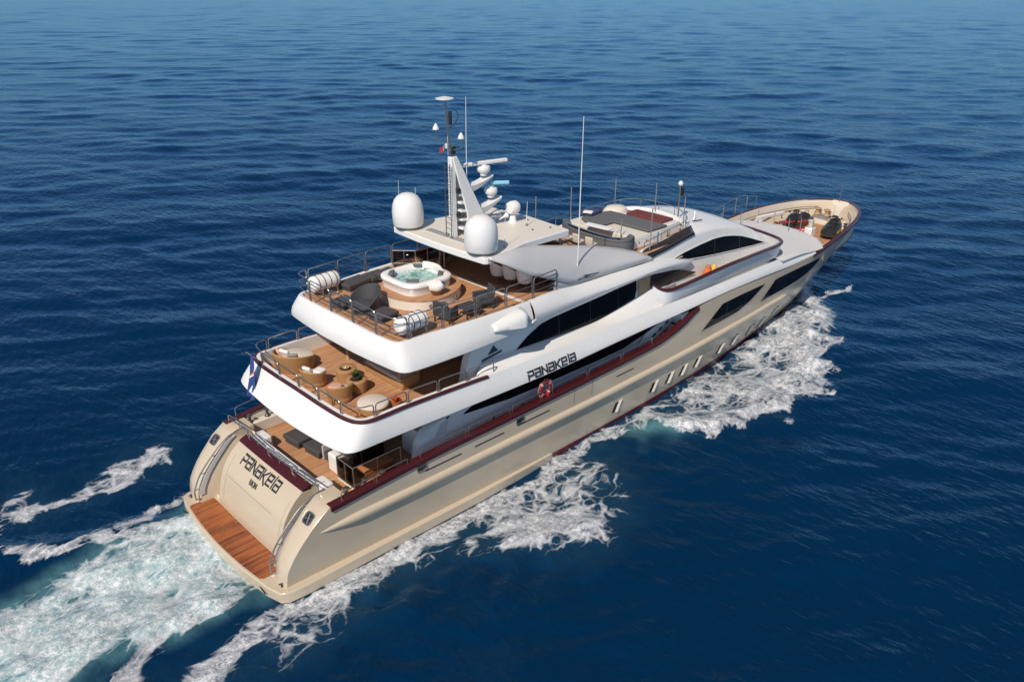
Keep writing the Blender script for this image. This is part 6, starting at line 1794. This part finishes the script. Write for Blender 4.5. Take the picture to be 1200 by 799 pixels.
# ---- orange and yellow bundle on the starboard side deck
t = thing('gear_bundle', 'orange and yellow bundle of deck gear behind the burgundy capped bulwark', 'bundle', (26.2, -3.38, 5.2))
def lump(c, r_, m, nm, sc=(1, 1, 1)):
    rows = []
    for z in np.linspace(-.98, .98, 9):
        q = math.sqrt(1 - z * z)
        rows.append([(c[0] + r_ * q * sc[0] * math.cos(a) * (1 + .13 * math.sin(3 * a + 4 * z)), c[1] + r_ * q * sc[1] * math.sin(a) * (1 + .1 * math.cos(2 * a + 3 * z)), c[2] + r_ * z * sc[2]) for a in np.linspace(0, 2 * math.pi, 16, endpoint=False)])
    return build(nm, MB().loft(rows, close=True, cap0=True, cap1=True), m, t, angle=70)
lump((-.2, 0, .42), .25, 'orange', 'orange_cover', (1.1, .9, 1.5))
lump((-.1, .05, .78), .17, 'terracotta', 'orange_hood', (1, .9, .8))
lump((.36, 0, .46), .23, 'yellow', 'yellow_cover', (1.0, .9, 1.7))
lump((.72, .0, .32), .2, 'yellow', 'yellow_roll', (1.1, .8, 1.3))

# ================================================================== bow things
ZB = 3.53
def jetski(label, loc, rz, deck_m, acc_m):
    t = thing('jet_ski', label, 'jet ski', loc, rz)
    st = [(-1.5, .42, .20, .52), (-1.3, .52, .10, .58), (-.6, .56, .04, .62), (.2, .55, .02, .68), (.8, .46, .06, .74), (1.25, .28, .18, .78), (1.52, .06, .40, .76)]
    rows = []
    for x, w_, zb, zt in st:
        rows.append([(x, 0, zb), (x, -w_ * .7, zb + .06), (x, -w_, zb + (zt - zb) * .55), (x, -w_ * .92, zt * .92), (x, -w_ * .5, zt), (x, 0, zt + .02), (x, w_ * .5, zt), (x, w_ * .92, zt * .92), (x, w_, zb + (zt - zb) * .55), (x, w_ * .7, zb + .06)])
    build('hull', MB().loft(rows, close=True, cap0=True, cap1=True), 'jet_black', t, angle=40)
    st = [(-1.2, .30, .60, .78), (-.9, .26, .60, .90), (-.3, .22, .62, .86), (.05, .24, .64, .92), (.2, .26, .66, 1.02)]
    build('saddle', MB().loft([[(x, -w_, zb), (x, -w_ * .8, zt - .06), (x, 0, zt), (x, w_ * .8, zt - .06), (x, w_, zb)] for x, w_, zb, zt in st], cap0=True, cap1=True), 'black_rubber', t, angle=50)
    st = [(.1, .34, .66, 1.0), (.45, .38, .68, 1.10), (.85, .36, .72, 1.02), (1.3, .20, .76, .88), (1.5, .06, .76, .80)]
    build('front_cowl', MB().loft([[(x, -w_, zb), (x, -w_ * .85, zt - .10), (x, 0, zt), (x, w_ * .85, zt - .10), (x, w_, zb)] for x, w_, zb, zt in st], cap0=True, cap1=True), deck_m, t, angle=50)
    hb = build('handlebar', MB().tube([(.15, -.38, 1.12), (.28, -.12, 1.20), (.28, .12, 1.20), (.15, .38, 1.12)], .03, 7), 'black_rubber', t)
    build('windshield', MB().loft([[(.45, -.24, 1.08), (.45, 0, 1.12), (.45, .24, 1.08)], [(.30, -.20, 1.26), (.28, 0, 1.30), (.30, .20, 1.26)]]), 'tinted_glass', t, solid=.02)
    for s in (-1, 1):
        build('side_stripe', MB().loft([[(x, s * (w_ + .01), z0), (x, s * (w_ * .98 + .01), z1)] for x, w_, z0, z1 in ((-1.1, .535, .40, .52), (-.4, .56, .40, .54), (.3, .54, .44, .60), (.8, .46, .52, .68))]), acc_m, t, solid=.01)
        build('mirror', MB().box((.55, s * .40, 1.08), (.16, .10, .10)), deck_m, t, bevel=.03)
    build('grab_handle', MB().tube([(-1.05, -.14, .84), (-1.25, -.1, .92), (-1.25, .1, .92), (-1.05, .14, .84)], .025, 6), 'black_rubber', t)
    for x in (-.7, .6):
        build('chock', MB().box((x, 0, .04), (.16, .9, .12)), 'pale_wood', t)
    return t
jetski('black and red jet ski on the port side of the bow well', (44.3, 1.05, ZB), R(178), 'jet_black', 'jet_red')
jetski('black jet ski with lime patches by the starboard bow bulwark', (44.2, -1.6, ZB), R(14), 'jet_black', 'lime')
t = thing('jet_ski_cover', 'red folded cover lying under the black and red jet ski', 'cover', (43.2, .15, ZB))
build('fold', MB().box((0, 0, .16), (.55, .6, .32), rz=.3), 'jet_red', t, bevel=.10, bseg=3)
build('flap', MB().box((-.5, .9, .66), (1.1, .5, .10), rz=-.3), 'jet_red', t, bevel=.03)
# tender crane lying along the well
t = thing('deck_crane', 'white folding tender crane in the bow well beside the jet skis', 'crane', (41.0, 2.3, ZB), R(-8))
build('pedestal', MB().lathe([(.34, 0), (.30, .12), (.24, .2), (.22, .8), (.26, .86), (0, .9)], (0, 0, 0), 20), 'raft_white', t, angle=50)
build('boom', MB().box((1.3, 0, .98), (2.9, .22, .24), ry=.04), 'raft_white', t, bevel=.04)
build('boom_ram', MB().tube([(.2, 0, .6), (1.5, 0, .85)], .06, 10), 'steel', t)
build('hook', MB().tube([(2.6, 0, .9), (2.6, 0, .6), (2.68, 0, .52), (2.74, 0, .6)], .03, 6), 'dark_steel', t)
# bicycles stacked on the well deck
def bike(label, loc, rz):
    t = thing('bicycle', label, 'bicycle', loc, rz, 'dark bicycles stacked on the bow well deck')
    for x in (-.5, .5):
        w_ = build('wheel', MB().tube([(x + .33 * math.cos(a), 0, .34 + .33 * math.sin(a)) for a in np.linspace(0, 2 * math.pi, 29)[:-1]], .026, 6, closed=True), 'black_rubber', t)
        build('spokes', MB().tube([(x - .31, 0, .34), (x + .31, 0, .34)], .008, 4).tube([(x, 0, .03), (x, 0, .65)], .008, 4), 'steel', w_)
    build('frame', MB().tube([(-.5, 0, .34), (-.15, 0, .80), (.38, 0, .84), (.0, 0, .32), (-.5, 0, .34)], .022, 6).tube([(.5, 0, .34), (.36, 0, .95)], .02, 6).tube([(0, 0, .32), (-.18, 0, .88)], .02, 6), 'dark_steel', t)
    build('handlebar', MB().tube([(.25, -.26, 1.0), (.37, -.1, .98), (.37, .1, .98), (.25, .26, 1.0)], .018, 6), 'steel', t)
    build('saddle', MB().box((-.18, 0, .91), (.26, .12, .06)), 'black_rubber', t, bevel=.02)
    return t
k1 = bike('dark bicycle on the bow well deck farthest to port of its stack', (41.3, .95, ZB), R(-60))
copy_thing(k1, 'dark bicycle in the middle of the stack on the bow well deck', (41.7, .60, ZB), R(-52))
copy_thing(k1, 'dark bicycle nearest the white deck locker in the bow stack', (42.1, .25, ZB), R(-64))
